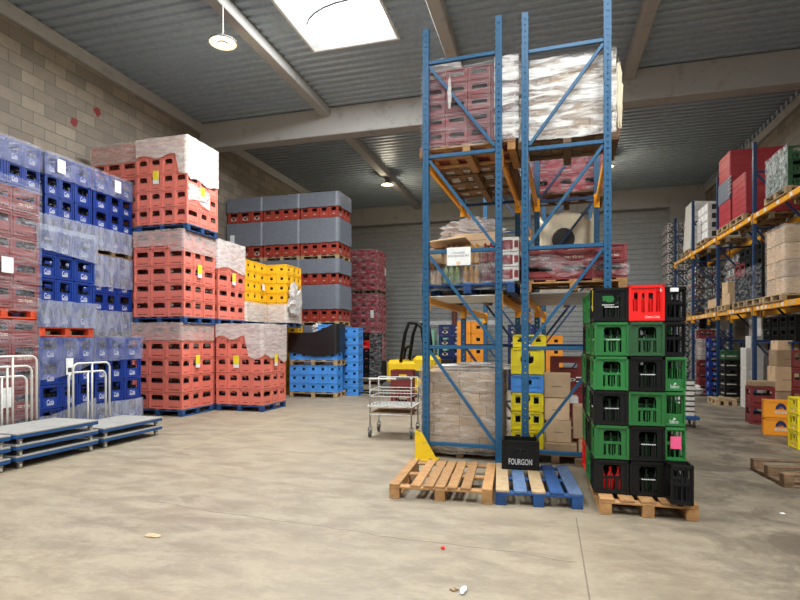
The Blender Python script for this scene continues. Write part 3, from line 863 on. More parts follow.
xband('clear film round the bottom of the blue load above the orange red pallet', XF+.03, Y2-.02, Y2+1.0, t+.15, t+.148+.40, 'filmblue', bot=lambda s: t+.142)
xband('loose crinkled film round the top of the blue load on the orange red pallet', XF+.04, Y2-.03, Y2+1.01, t2-.40, t2+.06, 'filmblue', bot=lambda s: t2-.30-.10*max(0, s-.9), ridge=.01)
xband('clear film round the top layer of blue crates under the orange red pallet', XF+.015, Y2, Y2+1.0, t-.45, t-.01, 'filmlight', bot=lambda s: t-.40-.25*math.sin(s*1.6))
xband('clear film round the base of the blue crates behind the middle cart', XF+.015, Y2, Y2+1.0, .10, .50, 'filmblue', top=lambda s: .42+.22*max(0, s-1.1))
xband('film with folded corners round the top of the short blue load', XF+.015, Y3, Y3+1.05, t3-.40, t3+.03, 'filmlight', cap=(XF-1.1, Y3, XF, Y3+1.05, t3+.012))
xband('clear film round the base of the short blue load', XF+.015, Y3, Y3+1.05, .10, .50, 'filmblue')
decal('paper_label', 'white paper sheet stuck on the wrapped blue crates under the orange red pallet', 'label', aisle_fn(XF+.045, Y2+.42, 1.02), .13, .26, M['paper'], lambda mb: mb.add([(XF+.0455+.003, Y2+.45, 1.06), (XF+.0485, Y2+.52, 1.06), (XF+.0485, Y2+.52, 1.13), (XF+.0485, Y2+.45, 1.13)], [(0,1,2,3)], M['ink']))
# rear row against the wall: three loads high, seen above the front row
for yi, (y0, nm, D) in enumerate(((Y1+1.0, 'rearmost left', 1.0), (Y2+1.06, 'rear middle', 1.0), (Y3+1.06, 'rear right', 1.0))):
    z = 0
    for lv, lw in enumerate(('floor', 'middle', 'top')):
        pal(f'wooden pallet under the {lw} load of the {nm} blue column', XB2, y0, 1.14, D, z)
        nl = 4
        z0 = z+.146
        if yi == 2 or lv == 2:
            z = crate_stack('blue', 'blue', f'{lw} load of {nm} column', XB2, y0, 1.14, D, nl, z0, hb, ('A' if (yi+lv) % 2 == 0 else 'B'), ('x',), f'blue crates of the {lw} load in the {nm} column', BB if lv == 2 else None)
        else:
            z = crate_stack('blue', 'blue', f'{lw} load of {nm} column', XB2, y0, 1.14, D, nl, z0, hb, 'B', ('x',), f'blue crates of the {lw} load in the {nm} column')
    xband(f'hazy film round the top layer of blue crates in the {nm} column', XB2+.012, y0, y0+D, z-.40, z+.03, 'filmlight')
    if yi < 2 or True: xband(f'clear film round the bottom layer of the top blue load in the {nm} column', XB2+.012, y0, y0+D, z-4*hb-.06, z-3*hb+.02, 'filmblue')
    if yi == 2:
        xband('hazy film round the crates under the wooden pallet of the rear right blue column', XB2+.012, y0, y0+D, z-4*hb-.146-.62, z-4*hb-.15, 'filmblue')
        xband('film round the base of the middle blue load in the rear right column', XB2+.012, y0, y0+D, 1.66, 2.15, 'filmblue')
    if yi >= 1:
        yy = y0+(.22 if yi == 1 else .50)
        decal('paper_label', f'white paper label on the top film of the {nm} blue column', 'label', aisle_fn(XB2+.03, yy, z-.30), .16, .24, M['paper'])
# pale bottles standing in the blue crates
me = MB(); me.lathe([(.030, 0), (.030, .15), (.013, .215), (.012, .255), (.016, .258), (.016, .285)], M['clearglass'], n=8); BOTME = me.mesh('bottle', True)
for i, p in enumerate(BB[:290]):
    o = link(BOTME, 'bottle', None, p); tag(o, 'pale bottle standing inside a blue crate, neck at the hand hole', 'bottle', 'bottles in the blue crates', shared=True)

# ------------------------------------------------------------------ far left: wrapped maroon load
pal('pallet on the floor under the wrapped maroon crates at the left edge', XF, Y1, 1.12, 1.0, 0)
lg = {(l, r, 2): 'maroon_logo' for l, r in ((1, 2), (2, 2), (4, 2), (3, 0))}
t = crate_stack('maroon', 'maroon', 'lower wrapped load at left edge', XF, Y1, 1.12, 1.0, 5, .146, .345, 'B', ('x',), 'maroon crates of the lower wrapped load', logo={(0,2,3):'maroon_logo',(1,2,3):'maroon_logo',(3,2,3):'maroon_logo',(4,1,2):'maroon_logo'})
pal('orange red pallet between the two wrapped maroon loads', XF, Y1, 1.12, 1.0, t, 'redwood', True)
t2 = crate_stack('maroon', 'maroon', 'upper wrapped load at left edge', XF+.02, Y1, 1.14, 1.01, 5, t+.146, .345, 'B', ('x',), 'maroon crates of the upper wrapped load', logo={(0,2,3):'maroon_logo',(4,2,3):'maroon_logo'})
band('plastic_wrap', 'streaky stretch film round the upper maroon load at the left edge', 'plastic wrap', [(XF-1.1, Y1-.01), (XF+.04, Y1-.012), (XF+.04, Y1+1.025), (XF-1.0, Y1+1.02)], t+.10, t2+.13, M['filmhaze'], jit=.012, ridge=.008, step=.05)
band('plastic_wrap', 'streaky stretch film round the lower maroon load at the left edge', 'plastic wrap', [(XF-1.1, Y1-.01), (XF+.015, Y1-.012), (XF+.015, Y1+1.012), (XF-1.0, Y1+1.01)], .12, t-.02, M['filmhaze'], jit=.01, ridge=.006, step=.05)
def lbl(x, y, z, w, h, label): return decal('paper_label', label, 'label', aisle_fn(x, y, z), w, h, M['paper'])
lbl(XF+.07, Y1+.40, 2.50, .17, .22, 'white paper label on the film of the upper maroon load')
lbl(XF+.045, Y1+.42, .62, .15, .28, 'white paper label on the film of the lower maroon load')

# ------------------------------------------------------------------ salmon loads
def salmon(where, x1, y0, z, W, D, pat, faces, palmat='bluewood', parts=False):
    pal(f'blue pallet under {where}', x1, y0, W, D, z, palmat, parts, boards='wornblue')
    return crate_stack('salmon', 'salmon', where, x1, y0, W, D, 5, z+.146, hs, pat, faces, f'salmon crates of {where}')
SX, SY = -7.17, 9.24
def capfilm(label, x0, y0, x1, y1, z, drop, mat='filmtop', bot=None, cap=True):
    g = .012
    return band('plastic_wrap', label, 'plastic wrap', [(x0, y0-g), (x1+g, y0-g), (x1+g, y1)], z-drop, z+.03, M[mat], bot=bot, cap=(x0, y0, x1, y1, z+.014) if cap else None)
def ylab(fn, label):
    return decal('shipping_label', label, 'label', fn, .14, .27, M['paper'], lambda mb: mb.add([fn(a, b, -.0045) for a, b in ((0,.08),(.14,.08),(.14,.27),(0,.27))], [(0,1,2,3)], M['ylabel']))
a = salmon('front salmon floor load', SX, SY, 0, 1.24, 1.05, 'B', ('y', 'x'), parts=True)
capfilm('milky film over the top of the front salmon floor load', SX-1.24, SY, SX, SY+1.05, a, .34)
b = salmon('front salmon middle load', SX+.05, SY, a, 1.24, 1.05, 'B', ('y', 'x'), parts=True)
capfilm('milky film over the top of the front salmon middle load', SX-1.19, SY, SX+.05, SY+1.05, b, .40, bot=lambda s: b-.30-.12*(s > .9))
c = salmon('front salmon top load', SX+.12, SY, b, 1.24, 1.05, 'A', ('y', 'x'), parts=True)
TOPF = capfilm('thick whitish film with torn edge over the front salmon top load', SX-1.12, SY, SX+.12, SY+1.05, c, .5, 'filmwhite', bot=lambda s: c-.36-(.36 if s > 1.05 else 0)-(.12 if s > 1.3 else 0)+.04*math.sin(s*9))
SILV = band('film_patch', 'silvery film patch on the aisle side of the front salmon top load', 'plastic wrap', [(SX+.136, SY+.02), (SX+.136, SY+.72)], c-1.28, c-.98, M['silver'], bot=lambda s: c-1.30+.05*math.sin(s*7), top=lambda s: c-.92-.1*s)
SILV.parent = TOPF
for k_ in ('category',): del SILV[k_]
ylab(near_fn(SX-.52, SY-.012, a-1.22+.15), 'yellow and white shipping label on the near side of the front floor salmon load') if False else None
ylab(aisle_fn(SX+.012, SY+.42, a-.92), 'yellow and white shipping label on the aisle side, front salmon floor load')
ylab(aisle_fn(SX+.062, SY+.42, b-.92), 'yellow and white shipping label on the aisle side, front salmon middle load')
ylab(aisle_fn(SX+.142, SY+.40, c-1.2), 'yellow shipping label on the silvery patch, front salmon top load')
ylab(near_fn(SX-.70, SY-.006, c-.92), 'yellow and white shipping label on the near side, front salmon top load')
# second column, against the wall behind the blue crates
z = 0
for lw in ('floor', 'middle'):
    z = salmon(f'wall-side salmon {lw} load', SX-1.15, SY+.05, z, 1.2, 1.0, 'B', ('x',))
d_ = salmon('wall-side salmon top load', SX-1.15, SY+.05, z, 1.2, 1.0, 'B', ('y',))
capfilm('dusty film over the wall side salmon top load', SX-2.35, SY+.05, SX-1.15, SY+1.05, d_, .40)
# load standing forward, and the one behind the front column
S2X, S2Y = -5.97, 10.34
e = salmon('forward salmon floor load', S2X, S2Y, 0, 1.17, 1.08, 'A', ('y', 'x'), parts=True)
capfilm('torn milky film hanging over the corner of the forward salmon floor load', S2X-1.17, S2Y, S2X, S2Y+1.08, e, .5, 'filmwhite', bot=lambda s: e-.28-(.42 if s > .80 else 0)+.05*math.sin(s*11)-(.1 if s > 1.9 else 0))
ylab(near_fn(S2X-.72, S2Y-.006, e-.95), 'yellow and white shipping label on the near side, forward salmon floor load')
ylab(aisle_fn(S2X+.012, S2Y+.5, e-.92), 'yellow and white shipping label on the aisle side, forward salmon floor load')
f1 = salmon('second column floor load', -7.2, S2Y, 0, 1.2, 1.05, 'A', ('x',))
f2 = salmon('second column middle load', -7.09, S2Y+.02, f1, 1.2, 1.08, 'A', ('x',))
capfilm('white film over the second salmon middle load, left of the yellow crates', -8.29, S2Y+.02, -7.09, S2Y+1.1, f2, .62, 'filmwhite', bot=lambda s: f2-.62+.05*math.sin(s*5))
ylab(aisle_fn(-7.078, S2Y+.55, f2-.95), 'yellow and white shipping label, second salmon middle load')

# ------------------------------------------------------------------ yellow crates on salmon columns
g1 = salmon('load below left yellow crates', -7.1, 11.46, 0, 1.2, 1.0, 'A', ('x',))
pal('blue pallet under the left yellow crates', -7.08, 11.46, 1.2, 1.0, g1, 'bluewood', boards='wornblue')
h1 = crate_stack('yellow', 'yellow', 'left load with bare top', -7.08, 11.46, 1.2, 1.0, 6, g1+.146, .25, 'B', ('x',), 'yellow crates of the left load')
band('plastic_wrap', 'white film round the lower half of the left yellow load', 'plastic wrap', [(-8.2, 11.45), (-7.068, 11.448), (-7.068, 12.46)], g1+.12, g1+.146+.46, M['filmwhite'])
g2 = salmon('load below right yellow crates', -7.02, 12.50, 0, 1.2, .86, 'A', ('x',))
pal('blue pallet under the right yellow crates', -6.52, 12.50, 1.2, .86, g2, 'bluewood', boards='wornblue')
h2 = crate_stack('yellow', 'yellow', 'right load with torn film', -6.52, 12.50, 1.2, .86, 6, g2+.146, .25, 'A', ('y', 'x'), 'yellow crates of the right load')
band('plastic_wrap', 'white film round the lower half of the right yellow load', 'plastic wrap', [(-7.06, 12.488), (-6.508, 12.488), (-6.508, 13.34)], g2+.12, g2+.146+.47, M['filmwhite'], bot=lambda s: g2+.12, top=lambda s: g2+.60+(.25*max(0, s-.6)))
crumple('torn_film', 'crumpled white torn film hanging off the corner of the right yellow load', 'plastic wrap', (-6.44, 12.80, g2+.72), (.07, .36, .42), M['filmwhite'], 5, 14)
decal('paper_label', 'small white label on the left yellow load', 'label', aisle_fn(-7.068, 12.22, g1+.95), .12, .16, M['paper'])

# ------------------------------------------------------------------ grey sleeved red loads
GX, GY, GW, GD = -6.02, 14.80, 1.235, 1.02
hj = .372
def sleeve(label, x1, y0, z0, z1, W=GW, D=GD):
    g = .02
    return band('plastic_sleeve', label, 'plastic sleeve', [(x1-W-g, y0-g), (x1+g, y0-g), (x1+g, y0+D+g)], z0, z1, M['sleeve'], jit=.012, step=.11)
for ci, cn in enumerate(('right', 'middle', 'left')):
    x1 = GX-ci*(GW+.03); z = 0
    for lv, lw in enumerate(('floor', 'middle', 'top')):
        D_ = GD if lv else GD
        pal(f'wooden pallet under the {cn} {lw} grey sleeved red load', x1, GY, GW, D_, z, 'palewood' if lv else 'oldwood', parts=(ci == 0 and lv > 0))
        z0 = z+.146; fc = ('y', 'x') if ci == 0 else ('y',)
        if lv == 0 and ci: fc = ('y',)
        pat = 'B' if ci == 2 else 'A'
        z = crate_stack('jup', 'red', f'{cn} {lw} grey sleeved load', x1, GY, GW, D_, 5, z0, hj, pat, fc, f'red crates of the {cn} {lw} grey sleeved load', skip=())
        sleeve(f'grey plastic sleeve round the top of the {cn} {lw} red load', x1, GY, z-.42, z+.02)
        sleeve(f'wide grey plastic sleeve round the middle of the {cn} {lw} red load', x1, GY, z0+hj*.98, z0+hj*2.95)
lbl2 = decal('paper_label', 'pale paper label on the grey sleeve of the left top red load', 'label', near_fn(GX-3*GW+.05, GY-.04, z-1.45), .16, .32, M['paper'])
# ------------------------------------------------------------------ crimson loads at the far end
z = 0; DX, DY = -6.36, 19.65
for lv, lw in enumerate(('floor', 'middle', 'top')):
    pal(f'dark wooden pallet under the {lw} crimson load', DX, DY, 1.14, 1.2, z, 'oldwood')
    z = crate_stack('crimson', 'crimson', f'{lw} crimson load at far end', DX, DY, 1.14, 1.2, 5, z+.146, .312, 'B', ('y', 'x'), f'crimson crates of the {lw} far load')
    band('plastic_wrap', f'clear glossy film round the {lw} crimson load', 'plastic wrap', [(DX-1.14, DY-.012), (DX+.012, DY-.012), (DX+.012, DY+1.2)], z-1.58, z+.02, M['film'])
decal('paper_label', 'white label on the near side of the middle crimson load', 'label', near_fn(DX-.28, DY-.02, 2.45), .14, .3, M['paper'])
decal('paper_label', 'white label on the aisle side of the top crimson load', 'label', aisle_fn(DX+.02, DY+.9, 4.2), .14, .3, M['paper'])
# black crates in front of them
z = .0
pal('pallet under the dark crates before the crimson loads', -5.72, 17.9, .74, .8, 0, 'oldwood')
for l in range(6):
    for c_ in range(2):
        key, col = ('navy', 'dark') if not (l == 4 and c_ == 0) else ('redsmall', 'bright red')
        place_crate(key if key != 'navy' else 'black', -6.28+c_*.37, 18.1, .146+l*.285, 0, f'{col} crate, {NUMW[l]} layer, {"left" if c_ == 0 else "right"} column, before the far crimson loads', scale=(.9, 1, .282/(.315 if key == "navy" else .25)), group='dark crates before the crimson loads', name='dark_crate')
band('plastic_wrap', 'hazy film round the right column of dark crates before the crimson loads', 'plastic wrap', [(-6.10, 17.93), (-5.70, 17.93), (-5.70, 18.4)], .15, 1.87, M['film'])

# ------------------------------------------------------------------ light blue crates
LX, LY, LW = -5.50, 13.42, 1.42
pal('weathered pallet on the floor under the light blue crates', LX, LY, LW, .72, 0, 'palewood', True)
def lb_row(z, n, what, xs=range(5), mat='light'):
    for l in range(n):
        for c_ in xs:
            place_crate('light', LX-LW+(c_+.5)*LW/5, LY+.22, z+l*.245, PI/2, f'light blue crate, {NUMW[l]} layer, {ORD[c_]} from left, {what}', group=f'light blue crates of the {what}', name='light_blue_crate', scale=(1.0, LW/5*.985/.3, 1))
    return z+n*.245
z = lb_row(.146, 3, 'floor load before grey sleeved crates')
pal('weathered pallet between the two light blue loads', LX, LY, LW, .72, z, 'palewood', True)
z2 = lb_row(z+.146, 3, 'load wrapped in black film')
lb_row(z2, 1, 'top of the black wrapped load', (3, 4))
band('black_film', 'black film wrapped round the upper light blue load', 'plastic wrap', [(LX-LW-.02, LY+.6), (LX-LW-.02, LY-.02), (LX+.02, LY-.02), (LX+.02, LY+.55)], z+.146+.2, z2+.05, M['blackfilm'], jit=.02, top=lambda s: z2+.02+.24*max(0, min(1, (s-1.4)/.6)), bot=lambda s: z+.146+.17+.06*math.sin(s*3.1))
crumple('plastic_bag', 'white and green crumpled plastic bag on the black wrapped load', 'bag', (LX-.66, LY+.2, z2+.12), (.17, .14, .15), M['filmwhite'], 9)
for l in range(8):
    place_crate('light2', -5.40, 14.36, l*.242, 0, f'light blue crate with two holes, {NUMW[l]} of the loose column', group='light blue crates of the loose column', name='light_blue_crate')
[place_crate('yellow', -7.28, 14.45, q*.25, 0, f'yellow crate, {NUMW[q]} in the column left of the black wrapped load', group='yellow crates left of the black wrapped load', name='yellow_crate') for q in range(8)]

# ------------------------------------------------------------------ flat carts
def cart_parts():
    L = []
    mb = MB(); mb.bbox(-.39, -.605, 0, .408, .605, .022, M['deck'], .004); L.append(('deck', mb.mesh('deck')))
    mb = MB()
    for x in (-.385, .385): mb.bbox(x-.02, -.605, -.042, x+.02, .605, .0, M['cartblue'], .004)
    for y in (-.59, .59): mb.bbox(-.37, y-.02, -.042, .37, y+.02, .0, M['cartblue'], .004)
    mb.bbox(.385, -.608, -.042, .402, .608, -.004, M['cartblue'], .003)
    L.append(('frame', mb.mesh('frame')))
    for x in (-.33, .345):
        for y in (-.52, .52):
            mb = MB(); mb.lathe([(.035, -.055), (.035, -.068)], M['steel'], (x, y, 0), 10)
            for q in (-.022, .022): mb.box(x-.018, y+q-.002, -.125, x+.018, y+q+.002, -.066, M['steel'])
            vs = []; mb2 = MB(); mb2.lathe([(.028, -.014), (.031, -.01), (.031, .01), (.028, .014)], M['cream'], (0, 0, 0), 14)
            mb.add([(x+p[0], y+p[2], -.105+p[1]) for p in mb2.v], mb2.f, M['cream'])
            L.append(('caster', mb.mesh('caster')))
    return L
CARTP = cart_parts()
mb = MB(); pts = []; hw, hh, r = .35, .93, .09
for y, z in ((-hw, -.03), (-hw, hh-r)): pts.append((0, y, z))
for k in range(1, 6): a = PI-PI/2*k/5; pts.append((0, -hw+r+r*math.cos(a), hh-r+r*math.sin(a)))
for k in range(0, 6): a = PI/2-PI/2*k/5; pts.append((0, hw-r+r*math.cos(a), hh-r+r*math.sin(a)))
pts.append((0, hw, -.03)); mb.tube(pts, .016, M['whitepaint'], 8); HAND = mb.mesh('push_handle', True)
mb = MB(); mb.tube([(0, 0, -.02), (0, 0, hh)], .014, M['whitepaint'], 8); HBAR = mb.mesh('handle_bar', True)
def cart(x, y, z, label, hoff=0.0, group=None):
    """z = height of deck top"""
    t = thing('platform_cart', label, 'cart', (x, y, z-.022), 0, group)
    for n, me in CARTP: link(me, n, t)
    h = link(HAND, 'push_handle', t, (-.405-hoff, -(hoff-.012)*2.6, 0)); link(HBAR, 'handle_bar', h)
    return t
for i, (nm, y, n) in enumerate((('left', 4.24, 3), ('middle', 5.52, 3), ('right', 6.82, 2))):
    for l in range(n):
        w = (('bottom', 'middle', 'top') if n == 3 else ('bottom', 'top'))[l]
        cart(-6.55, y, .158+l*.137, f'blue framed platform cart with grey deck, {w} of the {nm} cart stack', .012+.022*(n-1-l), 'platform carts')

# ------------------------------------------------------------------ wire cart and the crates behind it
t = thing('wire_cart', 'pale wire picking cart with three shelves standing alone in the aisle', 'cart', (-2.43, 8.42, 0), math.radians(3))
HX, HY = .34, .28
for x in (-HX, HX):
    for y in (-HY, HY):
        mb = MB(); mb.tube([(x, y, .16), (x, y, .94 if y < 0 or True else .8)], .012, M['steel'], 8); mb.build('post', t, smooth=True)
        mb = MB(); mb.lathe([(.03, .15), (.03, .175)], M['steel'], (x, y, 0), 10); mb.box(x-.03, y-.03, .05, x-.022, y+.02, .15, M['steel']); mb.box(x+.022, y-.03, .05, x+.03, y+.02, .15, M['steel'])
        w_ = MB(); w_.lathe([(.05, -.018), (.062, -.012), (.062, .012), (.05, .018)], M['rubber'], n=16)
        mb.add([(x+p[2], y-.01+p[0], .062+p[1]) for p in w_.v], w_.f, M['rubber']); mb.build('caster', t)
mb = MB(); mb.tube([(-HX-.1, -HY, .94), (HX+.02, -HY, .95)], .016, M['whitepaint'], 8); mb.tube([(-HX, HY, .94), (HX, HY, .94)], .010, M['steel'], 6); mb.build('top_rail', t)
mb = MB(); mb.tube([(-HX-.12, -HY, .94), (-HX-.02, -HY, .94)], .02, M['rubber'], 8); mb.tube([(HX-.24, -HY-.01, .955), (HX-.02, -HY-.01, .955)], .022, M['rubber'], 8); mb.build('grip', t)
for z in (.76, .66):
    mb = MB(); mb.tube([(-HX, -HY, z), (HX, -HY, z), (HX, HY, z), (-HX, HY, z), (-HX, -HY, z)], .009, M['whitepaint'], 6)
    mb.build('wire_rail', t)
mb = MB()
for i in range(13): x = -HX+2*HX*i/12; mb.tube([(x, -HY, .52), (x, -HY, .76)], .003, M['steel'], 5); mb.tube([(x, -HY, .52), (x, HY, .52)], .003, M['steel'], 5)
for i in range(8): y = -HY+2*HY*i/7; mb.tube([(-HX, y, .52), (HX, y, .52)], .003, M['steel'], 5)
mb.build('wire_basket', t)
mb = MB(); pr = [(-HX-.04, -HY-.03), (-.25, -HY-.07), (.25, -HY-.07), (HX+.04, -HY-.03), (HX+.04, HY), (-HX-.04, HY)]
mb.add([(x, y, z) for z in (.49, .515) for x, y in pr], [tuple(range(6))[::-1], tuple(range(6, 12))]+[(i, (i+1) % 6, 6+(i+1) % 6, 6+i) for i in range(6)], M['whitepaint']); mb.build('tray', t)
mb = MB(); mb.bbox(-HX+.0, -HY, .385, HX, HY, .40, M['palewood'], .003); mb.tube([(-HX, -HY-.005, .37), (HX, -HY-.005, .37)], .010, M['steel'], 6); mb.build('bottom_shelf', t)
for i, z in enumerate((0, .475)):
    place_crate('tallred', -2.96, 10.9, z, math.radians(4), f'tall dark red crate, {("lower","upper")[i]} of two behind the wire cart', group='tall dark red crates behind the wire cart', scale=(1, 1, .998), name='tall_red_crate')
# yellow forklift behind
t = thing('forklift', 'yellow electric forklift with black cage behind the dark red crates', 'forklift', (-3.62, 14.6, 0), 0)
mb = MB(); mb.bbox(-.66, -.5, .12, .2, .5, .98, M['fork'], .06); mb.bbox(-.70, -.46, .30, -.2, .46, 1.02, M['fork'], .08); mb.build('body', t)
mb = MB(); mb.bbox(.05, -.5, .10, .68, .5, 1.14, M['fork'], .10); mb.build('counterweight', t)
mb = MB(); mb.bbox(.1, -.505, .55, .66, -.49, .74, M['ink'], .004); mb.build('side_panel', t)
for y in (-.46, .46):
    mb = MB(); mb.tube([(-.28, y, .98), (-.16, y, 1.75), (-.05, y, 2.04), (.20, y, 2.05), (.32, y, 1.9), (.42, y, 1.13)], .05, M['black'], 8); mb.build('cage_post', t, smooth=True)
mb = MB()
for x in (-.05, .04, .12, .2): mb.tube([(x, -.46, 2.04), (x, .46, 2.04)], .025, M['black'], 6)
mb.build('roof_guard', t)
mb = MB(); mb.bbox(-.02, -.25, 1.0, .38, .25, 1.14, M['black'], .05); mb.bbox(.26, -.25, 1.1, .40, .25, 1.58, M['black'], .06); mb.build('seat', t)
mb = MB(); mb.tube([(-.32, 0, 1.0), (-.26, 0, 1.32)], .03, M['black'], 8)
w_ = MB(); w_.lathe([(.17, 0), (.19, .015), (.17, .03)], M['black'], n=16); mb.add([(-.25+p[0]*.8, p[1], 1.33+p[2]+p[0]*.5) for p in w_.v], w_.f, M['black']); mb.build('steering_wheel', t)
for y in (-.36, .36):
    mb = MB(); mb.bbox(-.86, y-.06, .05, -.74, y+.06, 1.0, M['black'], .01); mb.build('mast_rail', t)
    mb = MB(); mb.bbox(-1.7, y-.05, .06, -.86, y+.05, .10, M['black'], .01); mb.build('fork_tine', t)
    for x, r in ((-.62, .22), (.42, .2)):
        w_ = MB(); w_.lathe([(r*.6, -.08), (r, -.07), (r, .07), (r*.6, .08)], M['rubber'], n=18); mb = MB(); mb.add([(x+p[0], y*1.25+p[2], r+p[1]) for p in w_.v], w_.f, M['rubber']); mb.build('wheel', t)
# mint cartons against the end wall
for ci, (x, n, h) in enumerate(((-5.05, 4, .51), (-4.47, 4, .45), (-3.60, 4, .43), (-2.75, 5, .50))):
    for l in range(n):
        mb = MB(); mb.bbox(-.21, -.2, 0, .21, .2, h-.004, M['mint'], .008); mb.box(-.12, -.202, h*.45, .12, -.199, h*.52, M['ink']); mb.box(-.08, -.202, h*.3, .08, -.199, h*.34, M['ink'])
        o = mb.build('mint_carton', None, (x, 23.3, l*h)); tag(o, f'mint green carton, {NUMW[l]} in the {ORD[ci]} stack from left by the end wall', 'box', 'mint cartons by the end wall')
# ------------------------------------------------------------------ centre: two back-to-back racks
RZ = math.radians(-2.15)
def rack_T(ox, oy, rz):
    c, s = math.cos(rz), math.sin(rz)
    return lambda x, y: (ox+x*c-y*s, oy+x*s+y*c)
def upright_mesh(H, w=.085, d=.07):
    mb = MB()
    holes = []; z = .09
    while z < H-.06:
        holes.append((w*.40, z, w*.62, z+.022)); z += .075
    mb.wall(w, H, holes, .004, lambda a, b, dd: (a-w/2, -d/2+dd, b), M['rackblue'])
    mb.wall(w, H, holes, .004, lambda a, b, dd: (w/2-a, d/2-dd, b), M['rackblue'])
    mb.box(-w/2, -d/2, 0, -w/2+.004, d/2, H, M['rackblue']); mb.box(w/2-.004, -d/2, 0, w/2, d/2, H, M['rackblue'])
    return mb.mesh('upright')
def pallet_rack(label, ox, oy, rz, W, bays, bay, H, levels, braces, flip, mat='rackblue', first_only=True):
    """frames in the local xz plane at y = k*bay; beams along y"""
    t = thing('pallet_rack', label, 'pallet rack', (ox, oy, 0), rz)
    up = upright_mesh(H)
    mb = MB(); mb.bbox(-.075, -.07, 0, .075, .07, .008, M[mat], .003)
    for sx in (-.05, .05): mb.lathe([(.010, .008), (.010, .022), (.006, .026)], M['steel'], (sx, -.05, 0), 8)
    foot = mb.mesh('foot_plate')
    zb = braces
    for k in range(bays+1):
        y = k*bay
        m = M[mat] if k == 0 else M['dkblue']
        for x in (-W/2, W/2):
            link(up, 'upright', t, (x, y, 0)); link(foot, 'foot_plate', t, (x, y, 0))
        for z in zb:
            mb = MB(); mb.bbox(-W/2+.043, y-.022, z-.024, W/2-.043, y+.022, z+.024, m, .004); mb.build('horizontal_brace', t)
        for za, zc in zip(zb[:-1], zb[1:]):
            a, b = ((-W/2+.05, zc-.05), (W/2-.05, za+.05))
            if flip: a, b = (W/2-.05, zc-.05), (-W/2+.05, za+.05)
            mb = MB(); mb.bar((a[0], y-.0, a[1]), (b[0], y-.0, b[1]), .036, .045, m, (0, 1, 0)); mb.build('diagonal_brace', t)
    for k in range(bays):
        for z in levels:
            for x in (-W/2, W/2):
                s = 1 if x > 0 else -1
                mb = MB(); xx = x+s*.012
                mb.bbox(xx-.025, k*bay+.045, z-.065, xx+.025, (k+1)*bay-.045, z+.055, M['beam'], .008)
                for yy in (k*bay+.04, (k+1)*bay-.045): mb.bbox(x-.046, yy-.004, z-.16, x+.046, yy+.008, z+.07, M['beam'], .002)
                mb.build('beam', t)
    return t
W_ = .955
LEV = (2.115, 3.93)
BR = (.20, 1.47, 2.72, 3.98, 5.22)
LXo, RXo, RY = -1.07, .215, 6.86
pallet_rack('left blue pallet rack with tall uprights holding brown cartons on the floor', LXo, RY, RZ, W_, 2, 2.62, 5.67, LEV, BR, False)
pallet_rack('right blue pallet rack with tall uprights behind the green crate stack', RXo, RY-.03, RZ, W_+.01, 2, 2.62, 5.66, LEV, (.17, 1.46, 2.71, 3.95, 5.17), True)
TL = rack_T(LXo, RY, RZ); TR = rack_T(RXo, RY, RZ)
# yellow corner guard at the left rack's foot
t = thing('rack_guard', 'yellow steel corner guard at the foot of the left rack upright', 'rack guard', (-1.60, 6.72, 0), RZ)
mb = MB(); mb.add([(x, y, z) for y in (-.01, .0) for x, z in ((-.055, 0), (.22, 0), (.22, .05), (.035, .36), (-.055, .38))], [(0,1,2,3,4), (9,8,7,6,5)]+[(i, 5+i, 5+(i+1) % 5, (i+1) % 5) for i in range(5)], M['guard']); mb.build('front_plate', t)
mb = MB(); mb.bbox(-.065, 0.0, 0, -.055, .18, .38, M['guard'], .003); mb.build('side_plate', t)
mb = MB(); mb.bbox(-.07, -.03, 0, .23, .19, .012, M['guard'], .003)
for x in (0, .16): mb.lathe([(.012, .012), (.012, .026), (.007, .03)], M['steel'], (x, -.012, 0), 8)
mb.build('base_plate', t)

def rpal(T, label, x, y, z, W=1.2, D=.8, mat='oldwood', parts=False, boards=None):
    p = T(x, y); return pallet(label, p[0], p[1], z, W, D, mat, RZ, 5, parts, boards)
def rfilm(T, label, x0, y0, x1, y1, z0, z1, mat='film', cap=False, name='plastic_wrap', **k):
    P = [T(x0, y1), T(x0, y0), T(x1, y0), T(x1, y1), T(x0, y1)]
    # polygon must run with the outside on its right
    o = band(name, label, 'plastic wrap', P, z0, z1, M[mat], **k)
    return o
def rbox(T, label, x0, y0, z0, x1, y1, z1, mat='card', **k):
    c = T((x0+x1)/2, (y0+y1)/2); w, d = (x1-x0)/2, (y1-y0)/2
    return carton(label, c[0]-w, c[1]-d, z0, c[0]+w, c[1]+d, z1, mat, RZ, **k)
PY = .44     # centre of the first pallet in a bay
# --- left rack, floor: brown cartons in stretch film
LSH = -.05
rpal(TL, 'dark pallet under the stretch wrapped brown cartons', LSH, .50, 0, 1.16, .8)
nx, nz = 4, 7
for l in range(nz):
    off = 0 if l % 2 == 0 else 1
    xs = [-.57, -.285, 0, .285, .57] if not off else [-.57, -.38, 0, .38, .57]
    for i in range(len(xs)-1):
        rbox(TL, f'brown carton, {NUMW[l]} layer, {ORD[i]} from left, wrapped load in left rack', xs[i]*.93+.002+LSH, .11, .146+l*.143, xs[i+1]*.93-.002+LSH, .50, .146+(l+1)*.143-.003, 'card', tape=False, name='brown_carton', group='brown cartons in stretch film')
    rbox(TL, f'brown carton, {NUMW[l]} layer, back row of the wrapped load in left rack', -.528+LSH, .503, .146+l*.143, .528+LSH, .89, .146+(l+1)*.143-.003, 'card', tape=False, name='brown_carton', group='brown cartons in stretch film')
rfilm(TL, 'clear stretch film round the brown carton load in the left rack', -.55+LSH, .085, .55+LSH, .91, .06, 1.20, 'filmcart', jit=.012)
c = TL(.12, .5)
